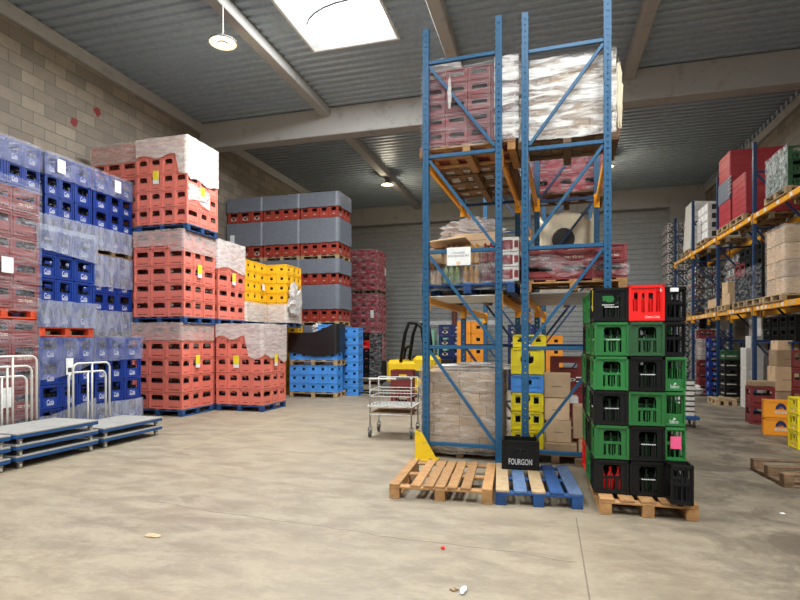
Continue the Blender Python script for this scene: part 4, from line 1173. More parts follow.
crumple('stretch_film', 'crumpled white stretch film lying on top of the brown carton load', 'plastic wrap', (c[0], c[1], 1.20), (.50, .36, .05), M['filmwhite'], 11, 16)
# --- left rack, middle level: sorted-goods pallet with bottles and sheets of card
zl = LEV[0]+.055
rpal(TL, 'blue pallet holding mixed bottle packs on the left rack', .06, PY, zl, 1.22, .8, 'bluewood', True, 'wornblue')
zz = zl+.146
def bottle_pack(label, x, y, z, n, m, mat, h=.26, r=.036, rows=1, wrap=True):
    p = TL(x, y); t = thing('bottle_pack', label, 'bottle pack', (p[0], p[1], z), RZ, 'bottle packs on the left rack')
    for i in range(n):
        for j in range(m):
            mb = MB(); q = ((i-(n-1)/2)*r*2.05, (j-(m-1)/2)*r*2.05, 0); mb.lathe([(r*.95, 0), (r, .01), (r, h*.62), (r*.4, h*.86), (r*.36, h)], M[mat], q, 10); mb.build('bottle', t)
    if wrap:
        w, d = n*r*1.03, m*r*1.03
        mb = MB(); mb.box(-w, -d, .01, w, d, h*.75, M['film']); mb.build('shrink_film', t)
M['amber'] = paint('amber drink', (.55, .26, .03), .25); M['cola'] = paint('dark red drink', (.20, .02, .02), .25); M['limegreen'] = paint('green drink', (.20, .32, .05), .3)
k = 0
for l in range(2):
    for i, x in enumerate((-.44, -.19, .08, .34)):
        mat = (('cardpale', 'limegreen', 'amber', 'cola'), ('cardpale', 'cardpale', 'amber', 'cola'))[l][i]
        nm = (('orange brown', 'green', 'amber', 'dark red'), ('pale brown', 'tan', 'amber', 'dark red'))[l][i]
        if l == 1 and i == 0: continue
        bottle_pack(f'{nm} bottle pack, {("lower","upper")[l]} row, {ORD[i]} from left behind the white sign', x, .28, zz+l*.27, 3, 2, mat)
rbox(TL, 'open brown tray at the left end of the bottle packs', -.56, .1, zz+.27, -.30, .5, zz+.40, 'cardpale', tape=False, name='cardboard_tray')
c = TL(-.22, .28)
mb = MB(); mb.bbox(-.26, -.26, 0, .26, .26, .02, M['cardpale'], .004); o = mb.build('cardboard_sheet', None, (c[0], c[1], zz+.56), RZ); o.rotation_euler = (0, math.radians(-5), RZ); tag(o, 'flat sheet of brown cardboard lying on the bottle packs', 'cardboard')
rbox(TL, 'long brown box behind the upper amber bottle pack', -.2, .48, zz+.54, .44, .82, zz+.72, 'cardpale', name='cardboard_box')
c = TL(0, .62); crumple('stretch_film', 'big bundle of milky film over the goods at the back', 'plastic wrap', (c[0]+.02, c[1]+.05, zz+.76), (.44, .12, .20), M['filmtop'], 21, 22)
for l in range(3):
    o = rbox(TL, f'red and white shrink wrapped multipack, {("lowest", "middle", "top")[l]} one at the right of the bottle packs', .50, .10, zz+l*.19, .72, .50, zz+l*.19+.186, 'whitecard', name='multipack', tape=False)
    mb = MB(); mb.box(-.108, -.2025, .03, .03, -.1995, .15, M['maroon']); mb.box(.05, -.2025, .05, .10, -.1995, .14, M['maroon']); mb.box(.1095, -.17, .03, .1125, .12, .15, M['maroon']); mb.build('print', o)
rbox(TL, 'wide brown carton behind the bottle packs', -.55, .46, zz, .26, .85, zz+.54, 'card', name='cardboard_box')
rfilm(TL, 'loose film round the mixed bottle packs on the left rack', -.59, .07, .60, .86, zl+.04, zz+.5, 'film', top=lambda s: zz+.10+.45*min(1, max(0, (s-.75)/1.3)), jit=.012)
# sign hung on the brace
sx, sy = TL(-.07, -.03)
def sgn(a, b, d):
    x, y = TL(-.19+a, -.032+d); return (x, y, 2.53+b)
t = thing('rack_sign', 'white paper sign with two lines of black lettering hung on the left rack', 'sign', TL(-.035, -.03)+(2.53,), RZ)
mb = MB(); mb.box(-.155, -.003, 0, .155, .0, .235, M['paper']); mb.build('sheet', t)
mb = MB(); put_text(mb, 'CASIERS', lambda a, b, d: (a, -.0036, b), .0, .162, .16, .026, M['ink']); put_text(mb, 'FOURNISSEURS', lambda a, b, d: (a, -.0036, b), .0, .122, .27, .026, M['ink']); mb.build('lettering', t)
mb = MB(); mb.box(-.03, -.0035, .008, .02, -.003, .05, paint('pale orange print', (.85, .50, .32), .6)); mb.build('printed_mark', t)
# level two further pallets, and pale panels under them
for j in (1, 2):
    rpal(TL, f'{("second","third")[j-1]} pallet back on the middle level of the left rack', 0, PY+j*.86, zl, 1.2, .8)
    rbox(TL, f'brown carton load on the {("second","third")[j-1]} pallet back, left rack middle level', -.5, PY+j*.86-.36, zl+.146, .5, PY+j*.86+.36, zl+.5+.2*j, 'card')
# --- left rack, top level: burgundy crates in film
zt = LEV[1]+.055
rpal(TL, 'wooden pallet under the wrapped burgundy crates on the left rack', .05, PY, zt, 1.26, .8, 'wood', True)
zz = zt+.146; RH = .198; XS = .07
for l in range(5):
    for i in range(4):
        p = TL(-.60+.15+i*.30+XS, PY-.40+.2); 
        place_crate('maroon', p[0], p[1], zz+l*RH, RZ+PI/2, f'burgundy crate, {NUMW[l]} layer, {ORD[i]} from left, top of left rack', scale=(.97, .97, (RH-.002)/.345), group='burgundy crates on the left rack', name='burgundy_crate')
        if i == 3:
            p = TL(.45+XS, PY+.2); place_crate('maroon', p[0], p[1], zz+l*RH, RZ+PI/2, f'burgundy crate, {NUMW[l]} layer, second row back, top of left rack', scale=(.97, .97, (RH-.002)/.345), group='burgundy crates on the left rack', name='burgundy_crate')
    for i in range(3):
        p = TL(-.45+i*.3+XS, PY+.2); place_crate('maroon', p[0], p[1], zz+l*RH, RZ+PI/2, f'burgundy crate, {NUMW[l]} layer, {ORD[i]} from left in back row, left rack', scale=(.97, .97, (RH-.002)/.345), group='burgundy crates on the left rack', name='burgundy_crate')
ztop = zz+5*RH
rfilm(TL, 'glossy stretch film round the burgundy crates on the left rack', -.555, PY-.42, .695, PY+.42, zz-.05, ztop+.02, 'filmhaze', jit=.012)
rfilm(TL, 'shiny doubled film at the right end of the burgundy crates', .42, PY-.445, .715, PY+.44, zz-.02, ztop+.04, 'silver', jit=.02)
c = TL(-.30, PY-.16); crumple('foam_sheet', 'white foam sheet crumpled on top of the burgundy crates', 'foam', (c[0], c[1], ztop+.11), (.27, .2, .12), M['filmwhite'], 31, 12)
c = TL(-.16, PY-.44); crumple('film_tail', 'loose white tail of film hanging on the burgundy crates', 'plastic wrap', (c[0], c[1]-.02, ztop-.35), (.028, .02, .20), M['filmwhite'], 33, 11)
for j in (1, 2):
    rpal(TL, f'{("second","third")[j-1]} wooden pallet back on the top level of the left rack', 0, PY+j*.86, zt, 1.2, .8, 'oldwood', True)
    rbox(TL, f'white carton load on the {("second","third")[j-1]} pallet back, left rack top level', -.5, PY+j*.86-.36, zt+.146, .5, PY+j*.86+.36, zt+.7, 'whitecard')
# --- right rack, middle level: burgundy crates
rpal(TR, 'pale wooden pallet under the burgundy crates in the middle of the right rack', .10, PY, zl, 1.22, .8, 'wood', True)
zz = zl+.146; RH2 = .207
for l in range(2):
    for i in range(3):
        p = TR(-.51+.205+i*.405, PY-.25); place_crate(('maroon', 'maroon_logo')[l], p[0], p[1], zz+l*RH2, RZ, f'burgundy crate, {("lower","upper")[l]} layer, {ORD[i]} from left, middle of right rack', scale=(1, .98, .205/.345), group='burgundy crates in the right rack', name='burgundy_crate')
        p = TR(-.51+.205+i*.405, PY+.08); place_crate('maroon', p[0], p[1], zz+l*RH2, RZ, f'burgundy crate, {("lower","upper")[l]} layer, {ORD[i]} from left, second row, right rack', scale=(1, .98, .205/.345), group='burgundy crates in the right rack', name='burgundy_crate')
rfilm(TR, 'rope of crumpled film slung across the burgundy crates in the right rack', -.53, PY-.42, .73, PY+.3, zz+.08, zz+.34, 'film', jit=.02, step=.06, bot=lambda s: zz+.16-.10*math.sin(min(s, 3)*1.4-.6)+.05*math.sin(s*9), top=lambda s: zz+.34-.17*math.sin(min(s, 3)*1.1-.9)+.03*math.sin(s*13))
mb = MB()
for i in range(9): y0 = .1+i*.27; mb.bbox(-.47, y0, -.02, .47, y0+.2, .0, M['steel'], .004)
p = TR(0, 0); o = mb.build('shelf_deck', None, (p[0], p[1], zl-.002), RZ); tag(o, 'slatted metal deck under the pallet in the right rack', 'shelf')
p = TL(0, 0); mb = MB(); mb.bbox(-.50, .08, -.016, .50, 1.3, .0, M['whitecard'], .004); o = mb.build('shelf', None, (p[0], p[1], zl-.02), RZ); tag(o, 'pale panel under the blue pallet on the left rack', 'shelf')
# --- right rack, top: white wrapped cartons
rpal(TR, 'dark pallet under the white wrapped cartons on top of the right rack', .02, PY, zt, 1.2, .8, 'oldwood', True)
zz = zt+.146
for l in range(5):
    n = 3 if l % 2 else 4
    xs = [-.54+1.10*i/n for i in range(n+1)]
    for i in range(n):
        rbox(TR, f'brown carton, {NUMW[l]} layer, {ORD[i]} from left, top of right rack', xs[i]+.003, PY-.37, zz+l*.19, xs[i+1]-.003, PY+.0, zz+(l+1)*.19-.004, 'card', name='brown_carton', group='cartons on top of the right rack')
    rbox(TR, f'brown carton, {NUMW[l]} layer, back row, top of right rack', -.537, PY+.003, zz+l*.19, .557, PY+.37, zz+(l+1)*.19-.004, 'card', tape=False, name='brown_carton', group='cartons on top of the right rack')
zc = zz+5*.19
rfilm(TR, 'shiny white stretch film round the cartons on top of the right rack', -.565, PY-.40, .585, PY+.40, zz-.06, zc+.02, 'silver', jit=.012)
c = TR(.63, PY-.2); crumple('film_tail', 'yellowish loose film hanging at the right edge of the top cartons', 'plastic wrap', (c[0], c[1], zz+.45), (.05, .04, .42), M['sack'], 41, 10)
# second bay: red crates above, cream sack below
for j in ():
    rpal(TR, f'{("second","third")[j-1]} dark pallet back on the top level of the right rack', 0, PY+j*.86, zt, 1.2, .8, 'oldwood')
    rbox(TR, f'pale carton load on the {("second","third")[j-1]} pallet back, right rack top level', -.5, PY+j*.86-.36, zt+.146, .5, PY+j*.86+.36, zt+.75, 'whitecard')
rpal(TR, 'pallet under the glossy red crates in the second bay of the right rack', 0, 3.1, zt, 1.2, .8)
for l in range(2):
    for i in range(3):
        p = TR(-.4+i*.4, 2.95); place_crate('crimson', p[0], p[1], zt+.146+l*.312, RZ, f'red crate, {("lower","upper")[l]} layer, {ORD[i]} from left, second bay of right rack', scale=(1, 1.2, 1), group='red crates in the second bay', name='crimson_crate')
rfilm(TR, 'glossy film round the red crates in the second bay', -.62, 2.74, .62, 3.3, zt+.12, zt+.8, 'film')
rpal(TR, 'pallet under the cream sack in the second bay of the right rack', 0, 3.1, zl, 1.1, .8)
p = TR(0, 3.15)
t = thing('bulk_sack', 'cream bulk sack with a round dark opening in the second bay', 'sack', (p[0], p[1], zl+.146), RZ)
mb = MB(); n = 20; rings = []
for j in range(9):
    f = j/8; r_ = .50-.05*abs(f-.4)+.02*math.sin(j*2.1); zt_ = 1.50*f
    rings.append([(math.copysign(abs(math.cos(2*PI*q/n))**.6, math.cos(2*PI*q/n))*r_, math.copysign(abs(math.sin(2*PI*q/n))**.6, math.sin(2*PI*q/n))*r_*.72, zt_-(.18*abs(math.sin(2*PI*q/n*2))**2 if j == 8 else 0)+.02*math.sin(q*3.3)*(j > 5)) for q in range(n)])
vs = [v for r_ in rings for v in r_]; fs = [(j*n+q, j*n+(q+1) % n, (j+1)*n+(q+1) % n, (j+1)*n+q) for j in range(8) for q in range(n)]
mb.add(vs, fs, M['sack']); mb.build('cloth', t, smooth=True)
mb = MB(); vs = [(-.05+.19*math.cos(2*PI*q/18), -.372+.0*q, 1.0+.20*math.sin(2*PI*q/18)) for q in range(18)]; vs2 = [(v[0]*.9, v[1]-.02, 1.0+(v[2]-1.0)*.9) for v in vs]
mb.add(vs+vs2, [tuple(range(18, 36))]+[(q, (q+1) % 18, 18+(q+1) % 18, 18+q) for q in range(18)], M['ink']); mb.build('opening', t)  # black disc stands in for the shade inside the sack mouth

# --- right rack, floor: yellow and light blue crates, cartons, tall red crates
x0 = -.235
seq = [('trap', .245, 'lemon yellow'), ('trap', .245, 'lemon yellow'), ('trap', .245, 'lemon yellow'), ('trapblue', .235, 'light blue'), ('traptall', .35, 'lemon yellow'), ('trap', .17, 'lemon yellow')]
z = .146
p = TR(-.10, .48)
rpal(TR, 'pallet under the yellow and light blue crate column', -.12, .5, 0, 1.14, .8)
for i, (kk, hh, nm) in enumerate(seq):
    xx = -.26 if i < 5 else -.235
    p = TR(xx-.215, .34); place_crate(kk, p[0], p[1], z, RZ, f'{nm} crate, {NUMW[i]} in the column between the rack uprights', scale=(1.03, 1, (hh-.002)/cm(kk)[3]), group='crates between the rack uprights', name='drinks_crate')
    z += hh
# cartons beside the column
def rb(label, x0, y0, z0, x1, y1, z1, mat='cardpale', **k): return rbox(TR, label, x0-.33, y0, z0, x1-.33, y1, z1, mat, **k)
rb('brown cardboard box at the bottom of the box stack in the right rack', .09, .25, .25, .40, .58, .53)
rb('brown cardboard box in the middle of the box stack in the right rack', .07, .25, .532, .38, .58, .82)
rb('brown cardboard box on top of the box stack in the right rack', .06, .24, .822, .39, .60, 1.13)
rb('flattened torn cardboard tray at the bottom of the right rack', .07, .18, .146, .47, .6, .246, 'card', tape=False, name='cardboard_tray')
rb('open cardboard box leaning beside the box stack by the green crates', .42, .30, .30, .64, .6, .72, tape=False)
rb('small cardboard box under the leaning open box', .49, .2, .146, .70, .5, .298, tape=False)
c = TR(.35, -.02+.1); mb = MB(); mb.bbox(-.22, -.02, 0, .22, .02, .09, M['card'], .004); o = mb.build('cardboard_scrap', None, (c[0]-.02, c[1]+.0, .0), RZ); tag(o, 'crumpled strip of cardboard on the floor before the box stack', 'cardboard')
rpal(TR, 'pallet under the cardboard boxes in the right rack', .47, 1.0-.50, 0, .04+.0+.0 if False else .5, .8) if False else None
# tall red crates behind the boxes
for i in range(3):
    p = TR(.03, .98+.12); place_crate('tallred', p[0], p[1], i*.445, RZ, f'tall dark red crate, {NUMW[i]} of three behind the cardboard boxes', scale=(1.05, 1, .94), group='tall red crates behind the boxes', name='tall_red_crate')
def cf(a, b, d):
    x, y = TR(.38-.12+a, .98-.18-.006+d); return (x, y, .98+b)
t = bpy.data.objects
top = [o for o in bpy.data.objects if o.name.startswith('tall_red_crate')][-1]
mb = MB(); put_text(mb, 'cfp', lambda a, b, d: (a, -.187, b), 0, .13, .19, .085, M['white'], shear=.1)
for sx in (-1, 1):
    for zz_ in (.095, .155): mb.box(min(sx*.10, sx*.19), -.188, zz_, max(sx*.10, sx*.19), -.186, zz_+.016, M['white'])
    mb.box(sx*.185-.008, -.188, .10, sx*.185+.008, -.186, .17, M['white'])
o = mb.build('logo', top); 
mb = MB(); mb.box(.02, -.19, .25, .13, -.187, .35, M['paper']); o = mb.build('paper_label', [q for q in bpy.data.objects if q.name.startswith('tall_red_crate')][-3 if False else -2])
# things standing far behind, seen through the rack
def col(key, x, y, n, label, group, name, sc=(1, 1, 1), z0=0.0):
    h = cm(key)[3]*sc[2]
    for l in range(n): place_crate(key, x, y, z0+l*h, 0, f'{label}, {NUMW[l] if l < 8 else "top"} in its column', scale=(sc[0], sc[1], sc[2]*.995), group=group, name=name)
for i, x in enumerate((-3.10, -2.69)): col('navy', x, 16.6, 6, f'navy crate, {("left","right")[i]} column seen through the left rack', 'navy crates behind the left rack', 'navy_crate')
for i, x in enumerate((-2.40, -1.98)): col('orangecrate', x+.05, 15.6, 6, f'orange crate, {("left","right")[i]} column seen through the left rack', 'orange crates behind the left rack', 'orange_crate', (1, 1, 1.03))
for i, x in enumerate((-.15, .26)): col('orangecrate', x, 17.2, 5, f'orange crate, {("left","right")[i]} column seen through the right rack', 'orange crates behind the right rack', 'orange_crate')
for i, x in enumerate((-1.0, -.58)): col('navy', x, 17.2, 6, f'dark crate, {("left","right")[i]} column between the racks far back', 'dark crates far behind the racks', 'navy_crate')
rb_ = carton('wide black machine cover on the floor far behind the brown cartons', -3.6, 15.4, 0, -2.75, 15.9, 1.0, 'blackfilm', name='machine_cover', tape=False, cat='cover')

# ------------------------------------------------------------------ foreground pallets and crate
pallet('natural wooden pallet with seven boards lying empty in front of the left rack', -1.035, 5.60, 0, 1.0, 1.12, 'wood', math.radians(3.5), 7, True)
pallet('blue pallet with worn boards in front of the crate column', -.125, 5.68, 0, .79, 1.14, 'bluewood', math.radians(5), 5, True, ('palewood', 'wornblue', 'palewood', 'bluewood', 'wornblue'))
place_crate('fourgon', -.290, 6.07, .145, math.radians(3), 'black crate with white lettering standing on the blue pallet', name='lettered_crate')
# ------------------------------------------------------------------ the green and black crate tower
TX, TY, TRZ = .455, 5.05, math.radians(1.5)
TT = rack_T(TX, TY, TRZ)
p = TT(.40, .60); pallet('wooden pallet under the tall green and black crate tower', p[0], p[1], 0, .80, 1.2, 'wood', TRZ, 5, True)
A = ['black', 'green', 'blackmark', 'green', 'greenmark', 'blacklogo']
B = ['blackmark', 'blackmark', 'green', 'blackmark', 'dkgreen', 'coke']
Cc = ['halfblack', 'halfgreen', 'bibo', 'bibo', 'halfblack', 'halfblack']
rows = ['bottom', 'second', 'third', 'fourth', 'fifth', 'top']
rnd = random.Random(12)
nmk = lambda k: {'black': 'black', 'blackmark': 'black', 'blacklogo': 'black', 'green': 'green', 'greenmark': 'green', 'dkgreen': 'dark green', 'coke': 'bright red', 'halfblack': 'black', 'halfgreen': 'green', 'bibo': 'green', 'redbeer': 'red'}[k]
HT = .3165
side = [['green', 'black', 'green', 'black', 'green', 'green'], ['redbeer', 'green', 'black', 'green', 'black', 'green']]
TW = {}
for l in range(6):
    z = .146+l*HT
    for ci, (lst, cx_) in enumerate(((A, .115), (B, .42))):
        k = lst[l]; ch = cm(k)[3]
        jit = (rnd.uniform(-.006, .006), rnd.uniform(-.005, .005))
        q = TT(cx_+jit[0], .16+.155+jit[1])
        # narrow face to the front: the crate is turned a quarter
        me, wx, wy, h_ = cm(k)
        lab = f'{nmk(k)} crate, {rows[l]} of the {("left","middle")[ci]} front column of the tower'
        TW[(l, ci)] = place_crate(k, q[0], q[1], z, TRZ, lab, scale=(.300/.40, 1, (HT-.002)/.315 if k != 'coke' else .332/.33), group='crates of the tower', name='beer_crate')
    k = Cc[l]; q = TT(.66+rnd.uniform(-.004, .004), .19+.2)
    me, wx, wy, h_ = cm(k)
    TW[(l, 2)] = place_crate(k, q[0], q[1], z, TRZ, f'narrow {nmk(k)} crate, {rows[l]} of the right column of the tower', scale=(.172/.40, .4/.185, (HT-.002)/.315), group='crates of the tower', name='beer_crate')
    for ri in range(2):
        k = side[ri][l]; q = TT(.12+rnd.uniform(-.01, .01), .16+.31+.02+.2+ri*.405)
        place_crate(k, q[0], q[1], z, TRZ+PI/2, f'{nmk(k)} crate, {rows[l]} of the {("second","third")[ri]} column back on the left side', scale=(1, 1, (HT-.002)/.315), group='crates of the tower', name='beer_crate')
        k = 'black' if (l+ri) % 2 else 'green'; q = TT(.51, .16+.31+.02+.2+ri*.405)
        place_crate(k, q[0], q[1], z, TRZ+PI/2, f'{nmk(k)} crate, {rows[l]} of the {("second","third")[ri]} column back on the right side', scale=(1, 1.2, (HT-.002)/.315), group='crates of the tower', name='beer_crate')
q = TT(.655, .035); place_crate('smallblack', q[0], q[1], .146, TRZ-.02, 'small open black crate at the front right corner of the tower pallet', scale=(.18/.30, .9, 1.0), name='small_black_crate')
# notes stuck on tower crates
o = MB(); o.box(-.10, -.0965, .12, .10, -.094, .23, M['pink']); o.build('pink_note', TW[(1, 2)])
o = MB(); o.box(-.11, -.0965, .265, .05, -.094, .30, M['paper']); o.build('paper_label', TW[(5, 2)])
o = MB(); o.box(-.2015, -.10, .10, -.199, -.06, .30, M['ylabel']); o.build('yellow_label', TW[(5, 0)])
# bottles glimpsed inside
me = MB(); me.lathe(bottle_prof(), M['greenglass'], n=8); GB = me.mesh('bottle', True)
me = MB(); me.lathe(bottle_prof(), M['red'], n=8); RB = me.mesh('bottle', True)
for l in range(6):
    for ci, cx_ in ((0, .115), (1, .42)):
        for i in range(3):
            if ci == 1 and l == 5: continue
            q = TT(cx_-.075+i*.075+rnd.uniform(-.012, .012), .16+.07)
            red = (l == 0 and ci == 0)
            o = link(RB if red else GB, 'bottle', None, (q[0], q[1], .146+l*HT+.021), 0, (.95, .95, .76)); tag(o, 'red bottle inside the bottom left crate of the tower' if red else 'green glass bottle standing inside a crate of the tower', 'bottle', 'red bottles in the tower' if red else 'bottles in the crate tower', shared=True)

# ------------------------------------------------------------------ litter on the floor
mb = MB(); mb.lathe([(.012, 0), (.016, .004), (.016, .014), (.010, .018)], M['red'], n=12); o = mb.build('plastic_piece', None, (-.75, 3.9, 0)); tag(o, 'small round red plastic piece on the floor in the foreground', 'litter')
crumple('food_crumb', 'pale tan crumb of foam on the floor at left', 'litter', (-3.02, 3.54, .006), (.065, .035, .008), M['cardpale'], 51, 10)
crumple('paper_scrap', 'white twisted paper scrap on the floor at the bottom edge', 'litter', (-.50, 3.27, .010), (.018, .055, .011), M['paper'], 52, 8)
crumple('leaf_scrap', 'small dry grey scrap beside the twisted paper', 'litter', (-.56, 3.27, .008), (.03, .02, .01), M['card'], 53, 8)
crumple('paper_flake', 'small white flake on the floor near the tilted pallet', 'litter', (2.03, 5.5, .006), (.022, .018, .007), M['paper'], 54, 8)
# ------------------------------------------------------------------ right: long rack by the wall
RX = 4.43; RYS = [8.25, 10.85, 13.45, 16.05, 18.6, 21.0]
RD = 1.05
t = thing('pallet_rack', 'long dark blue rack with orange beams along the right wall', 'pallet rack', (RX, RYS[0], 0), 0)
up = None
mb = MB(); w, d, H = .07, .085, 5.95
holes = []; z = .1
while z < H-.06: holes.append((.012, z, .026, z+.03)); holes.append((.058, z, .072, z+.03)); z += .15
mb.wall(d, H, holes, .004, lambda a, b, dd: (-w/2+dd, d/2-a, b), M['dkblue'])
mb.box(-w/2+.004, -d/2, 0, w/2, -d/2+.004, H, M['dkblue']); mb.box(-w/2+.004, d/2-.004, 0, w/2, d/2, H, M['dkblue']); mb.box(w/2-.004, -d/2, 0, w/2, d/2, H, M['dkblue'])
up = mb.mesh('upright')
mb = MB(); mb.bbox(-.07, -.075, 0, .07, .075, .008, M['dkblue'], .002); foot = mb.mesh('foot_plate')
L1, L2 = 2.27, 4.3
for y in RYS:
    yy = y-RYS[0]
    for x in (0, RD): link(up, 'upright', t, (x, yy, 0)); link(foot, 'foot_plate', t, (x, yy, 0))
    zb = (.3, 1.55, 2.8, 4.05, 5.3)
    for z in zb:
        mb = MB(); mb.bbox(.03, yy-.02, z-.022, RD-.03, yy+.02, z+.022, M['dkblue'], .004); mb.build('horizontal_brace', t)
    for a, b in zip(zb[:-1], zb[1:]):
        mb = MB(); mb.bar((.04, yy, b-.05), (RD-.04, yy, a+.05), .036, .045, M['dkblue'], (0, 1, 0)); mb.build('diagonal_brace', t)
rnd = random.Random(5)
for k in range(len(RYS)-1):
    ya, yb = RYS[k]-RYS[0]+.05, RYS[k+1]-RYS[0]-.05
    for z in (L1, L2):
        for x in (-.01, RD+.01):
            mb = MB(); mb.bbox(x-.025, ya, z-.06, x+.025, yb, z+.06, M['beam'], .008)
            for y in (ya, yb): mb.bbox(x-.04, y-.006, z-.16, x+.04, y+.006, z+.075, M['beam'], .002)
            bo = mb.build('beam', t)
            if x < 0:
                for q in range(5 if z == L2 else 9):
                    y = ya+.2+(yb-ya-.4)*(q+rnd.uniform(-.2, .2))/(4 if z == L2 else 8); mb = MB(); mb.box(x-.028, y-.05, z-.035, x-.025, y+.06, z+.035, M['paper'] if rnd.random() < .75 else M['cardpale']); mb.build('beam_label', bo)
mb = MB(); mb.bbox(-.035, RYS[5]-RYS[0]+.05, 1.02, .015, RYS[5]-RYS[0]+2.3, 1.16, M['beam'], .008); mb.build('beam', t)

def rp(label, y, z, D=.85, W=1.18, mat='palewood', parts=False): return pallet(label, RX+.52, y+D/2, z+.06, W, D, mat, 0, 5, parts)
def wrapbox(label, x0, y0, x1, y1, z0, z1, mat, name='plastic_wrap', **k):
    return band(name, label, 'plastic wrap', [(x1, y1), (x0, y1), (x0, y0), (x1, y0)][::1], z0, z1, M[mat], cap=(x0, y0, x1, y1, z1), **k)
XA = RX-.02
# mottled shrink-wrapped can packs
mm, nt, bs = new_mat('shrink wrapped cans')
vo = nt.nodes.new('ShaderNodeTexVoronoi'); vo.inputs['Scale'].default_value = 26.0; nt.links.new(coords(nt, (1, 1, .7)), vo.inputs['Vector'])
sep = nt.nodes.new('ShaderNodeSeparateColor'); nt.links.new(vo.outputs['Color'], sep.inputs[0])
c1 = mix_rgb(nt, ramp(nt, sep.outputs[0], .3, .9), c4((.06, .06, .055)), c4((.55, .55, .52)))
c1 = mix_rgb(nt, ramp(nt, sep.outputs[1], .95, .97), c1, c4((.45, .12, .06)))
nt.links.new(c1, bs.inputs['Base Color']); bs.inputs['Roughness'].default_value = .3
M['mottle'] = mm
def canload(label, x0, y0, z0, n, m=3, W=1.1, D=1.0, h=.30, group='shrink wrapped can packs', faces=True):
    """trays of cans, each tray a pack of its own"""
    for l in range(n):
        for j in range(m):
            for i in range(2):
                w, d = W/2, D/m
                if i == 1 and j > 0: continue
                mb = MB(); mb.bbox(-w/2+.004, -d/2+.004, 0, w/2-.004, d/2-.004, h-.006, M['mottle'], .035)
                for q in range(4):
                    mb.lathe([(.03, .0), (.034, .02), (.034, .1)], M['mottle'], (-w/2+.02, -d/2+(q+.5)*d/4, .08), 8)
                o = mb.build('can_pack', None, (x0+(i+.5)*w, y0+(j+.5)*d, z0+l*h)); tag(o, f'shrink wrapped can pack, {(NUMW+["ninth","tenth","eleventh","twelfth","13th","14th","15th","16th","17th","18th","19th","20th"])[l]} layer, {"front" if i == 0 else "inner"} {ORD[j]} place, {label}', 'can pack', group)
# --- far end, beyond the last upright
pallet('pallet under the tall can pack stack at the end of the rack', 4.90, 22.5, 0, 1.15, 1.1, 'palewood')
canload('tall stack beyond rack', 4.35, 21.9, .146, 15, 3, 1.1, 1.1, .39, 'can packs of the tall end stack')
# --- rack interior, ground and first level, rear bays
for bi, (y, zb, n, lab) in enumerate(((18.75, 0, 5, 'far bay floor'), (18.75, L1, 4, 'far bay shelf'), (16.2, L1, 4, 'third bay shelf'))):
    if zb: rp(f'pallet under the can packs, {lab}', y, zb, 1.0, 1.1)
    else: pallet('pallet under the can packs, far bay floor', RX+.6, y+.5, 0, 1.1, 1.0, 'palewood')
    canload(lab, (RX+.08 if y > 17 else RX+.50) if zb else RX+.15, y, (zb+.06 if zb else 0)+.146, n, 3, 1.05 if y > 17 else .6, 1.0, .36, f'can packs, {lab}')
# --- top level, near to far
ZT = L2+.06
def glasscrate(y, n):
    for l in range(n):
        for j in range(3):
            place_crate('dkgreen', XA+.16, y+.2+j*.33, ZT+.146+l*.255, PI/2, f'dark green bottle crate, {NUMW[l]} layer, {ORD[j]} from the near end, upper shelf', scale=(.80, .98, .252/.315), group='green crates on the upper shelf', name='beer_crate')
        for i in range(2):
            place_crate('dkgreen', XA+.16+.32*(i+1), y+.2, ZT+.146+l*.255, PI/2, f'dark green bottle crate, {NUMW[l]} layer, {("second","third")[i]} from the aisle, upper shelf', scale=(.80, .98, .252/.315), group='green crates on the upper shelf', name='beer_crate')
rp('pallet under the film wrapped green crates on the upper shelf', 11.66, L2, 1.05, parts=True)
glasscrate(11.68, 3)
band('plastic_wrap', 'glossy film round the green bottle crates on the upper shelf', 'plastic wrap', [(XA+.9, 12.72), (XA-.02, 12.72), (XA-.02, 11.66)][::1], ZT+.10, ZT+.146+.79, M['filmgreen'], jit=.012)
def sleeved(label, y0, y1, z0, h, W=1.15):
    mb = MB(); n = 6; vs = []; fs = []; rr = random.Random(int(y0*10))
    x0, x1 = XA, XA+W
    mb.bbox(x0, y0, z0, x1, y1, z0+h, M['redsleeve'], .02)
    for i in range(7): z = z0+h*(i+.5)/7; mb.bbox(x0-.006, y0-.006, z-.004, x1+.006, y1+.006, z+.004, M['redsleeve'], .003)
    o = mb.build('sleeved_load'); tag(o, label, 'pallet load'); return o
rp('pallet under the low red sleeved load on the upper shelf', 13.95, L2, .95, parts=True)
sleeved('low red sleeved pallet load, left of the green crates on the upper shelf', 13.97, 14.86, ZT+.146, .98)
rp('pallet under the tall red sleeved load on the upper shelf', 15.04, L2, .9, parts=True)
o = sleeved('tall red sleeved pallet load with a grey band on the upper shelf', 15.06, 15.92, ZT+.146, 1.84, 1.22)
mb = MB(); mb.bbox(XA-.015, 15.045, ZT+.146+.62, XA+.06, 15.93, ZT+.146+1.16, M['sleeve'], .01); mb.build('grey_band', o)
mb = MB(); rr = random.Random(2); mb2 = MB()
for q in range(5): z = ZT+.146+.70+q*.10; mb.bar((XA-.03, 15.03, z), (XA+.02, 15.01, z+.08), .05, .03, M['filmwhite'])
mb.build('torn_film', o)
rp('pallet under the white multipack load on the upper shelf', 17.0, L2, 1.0, parts=True)
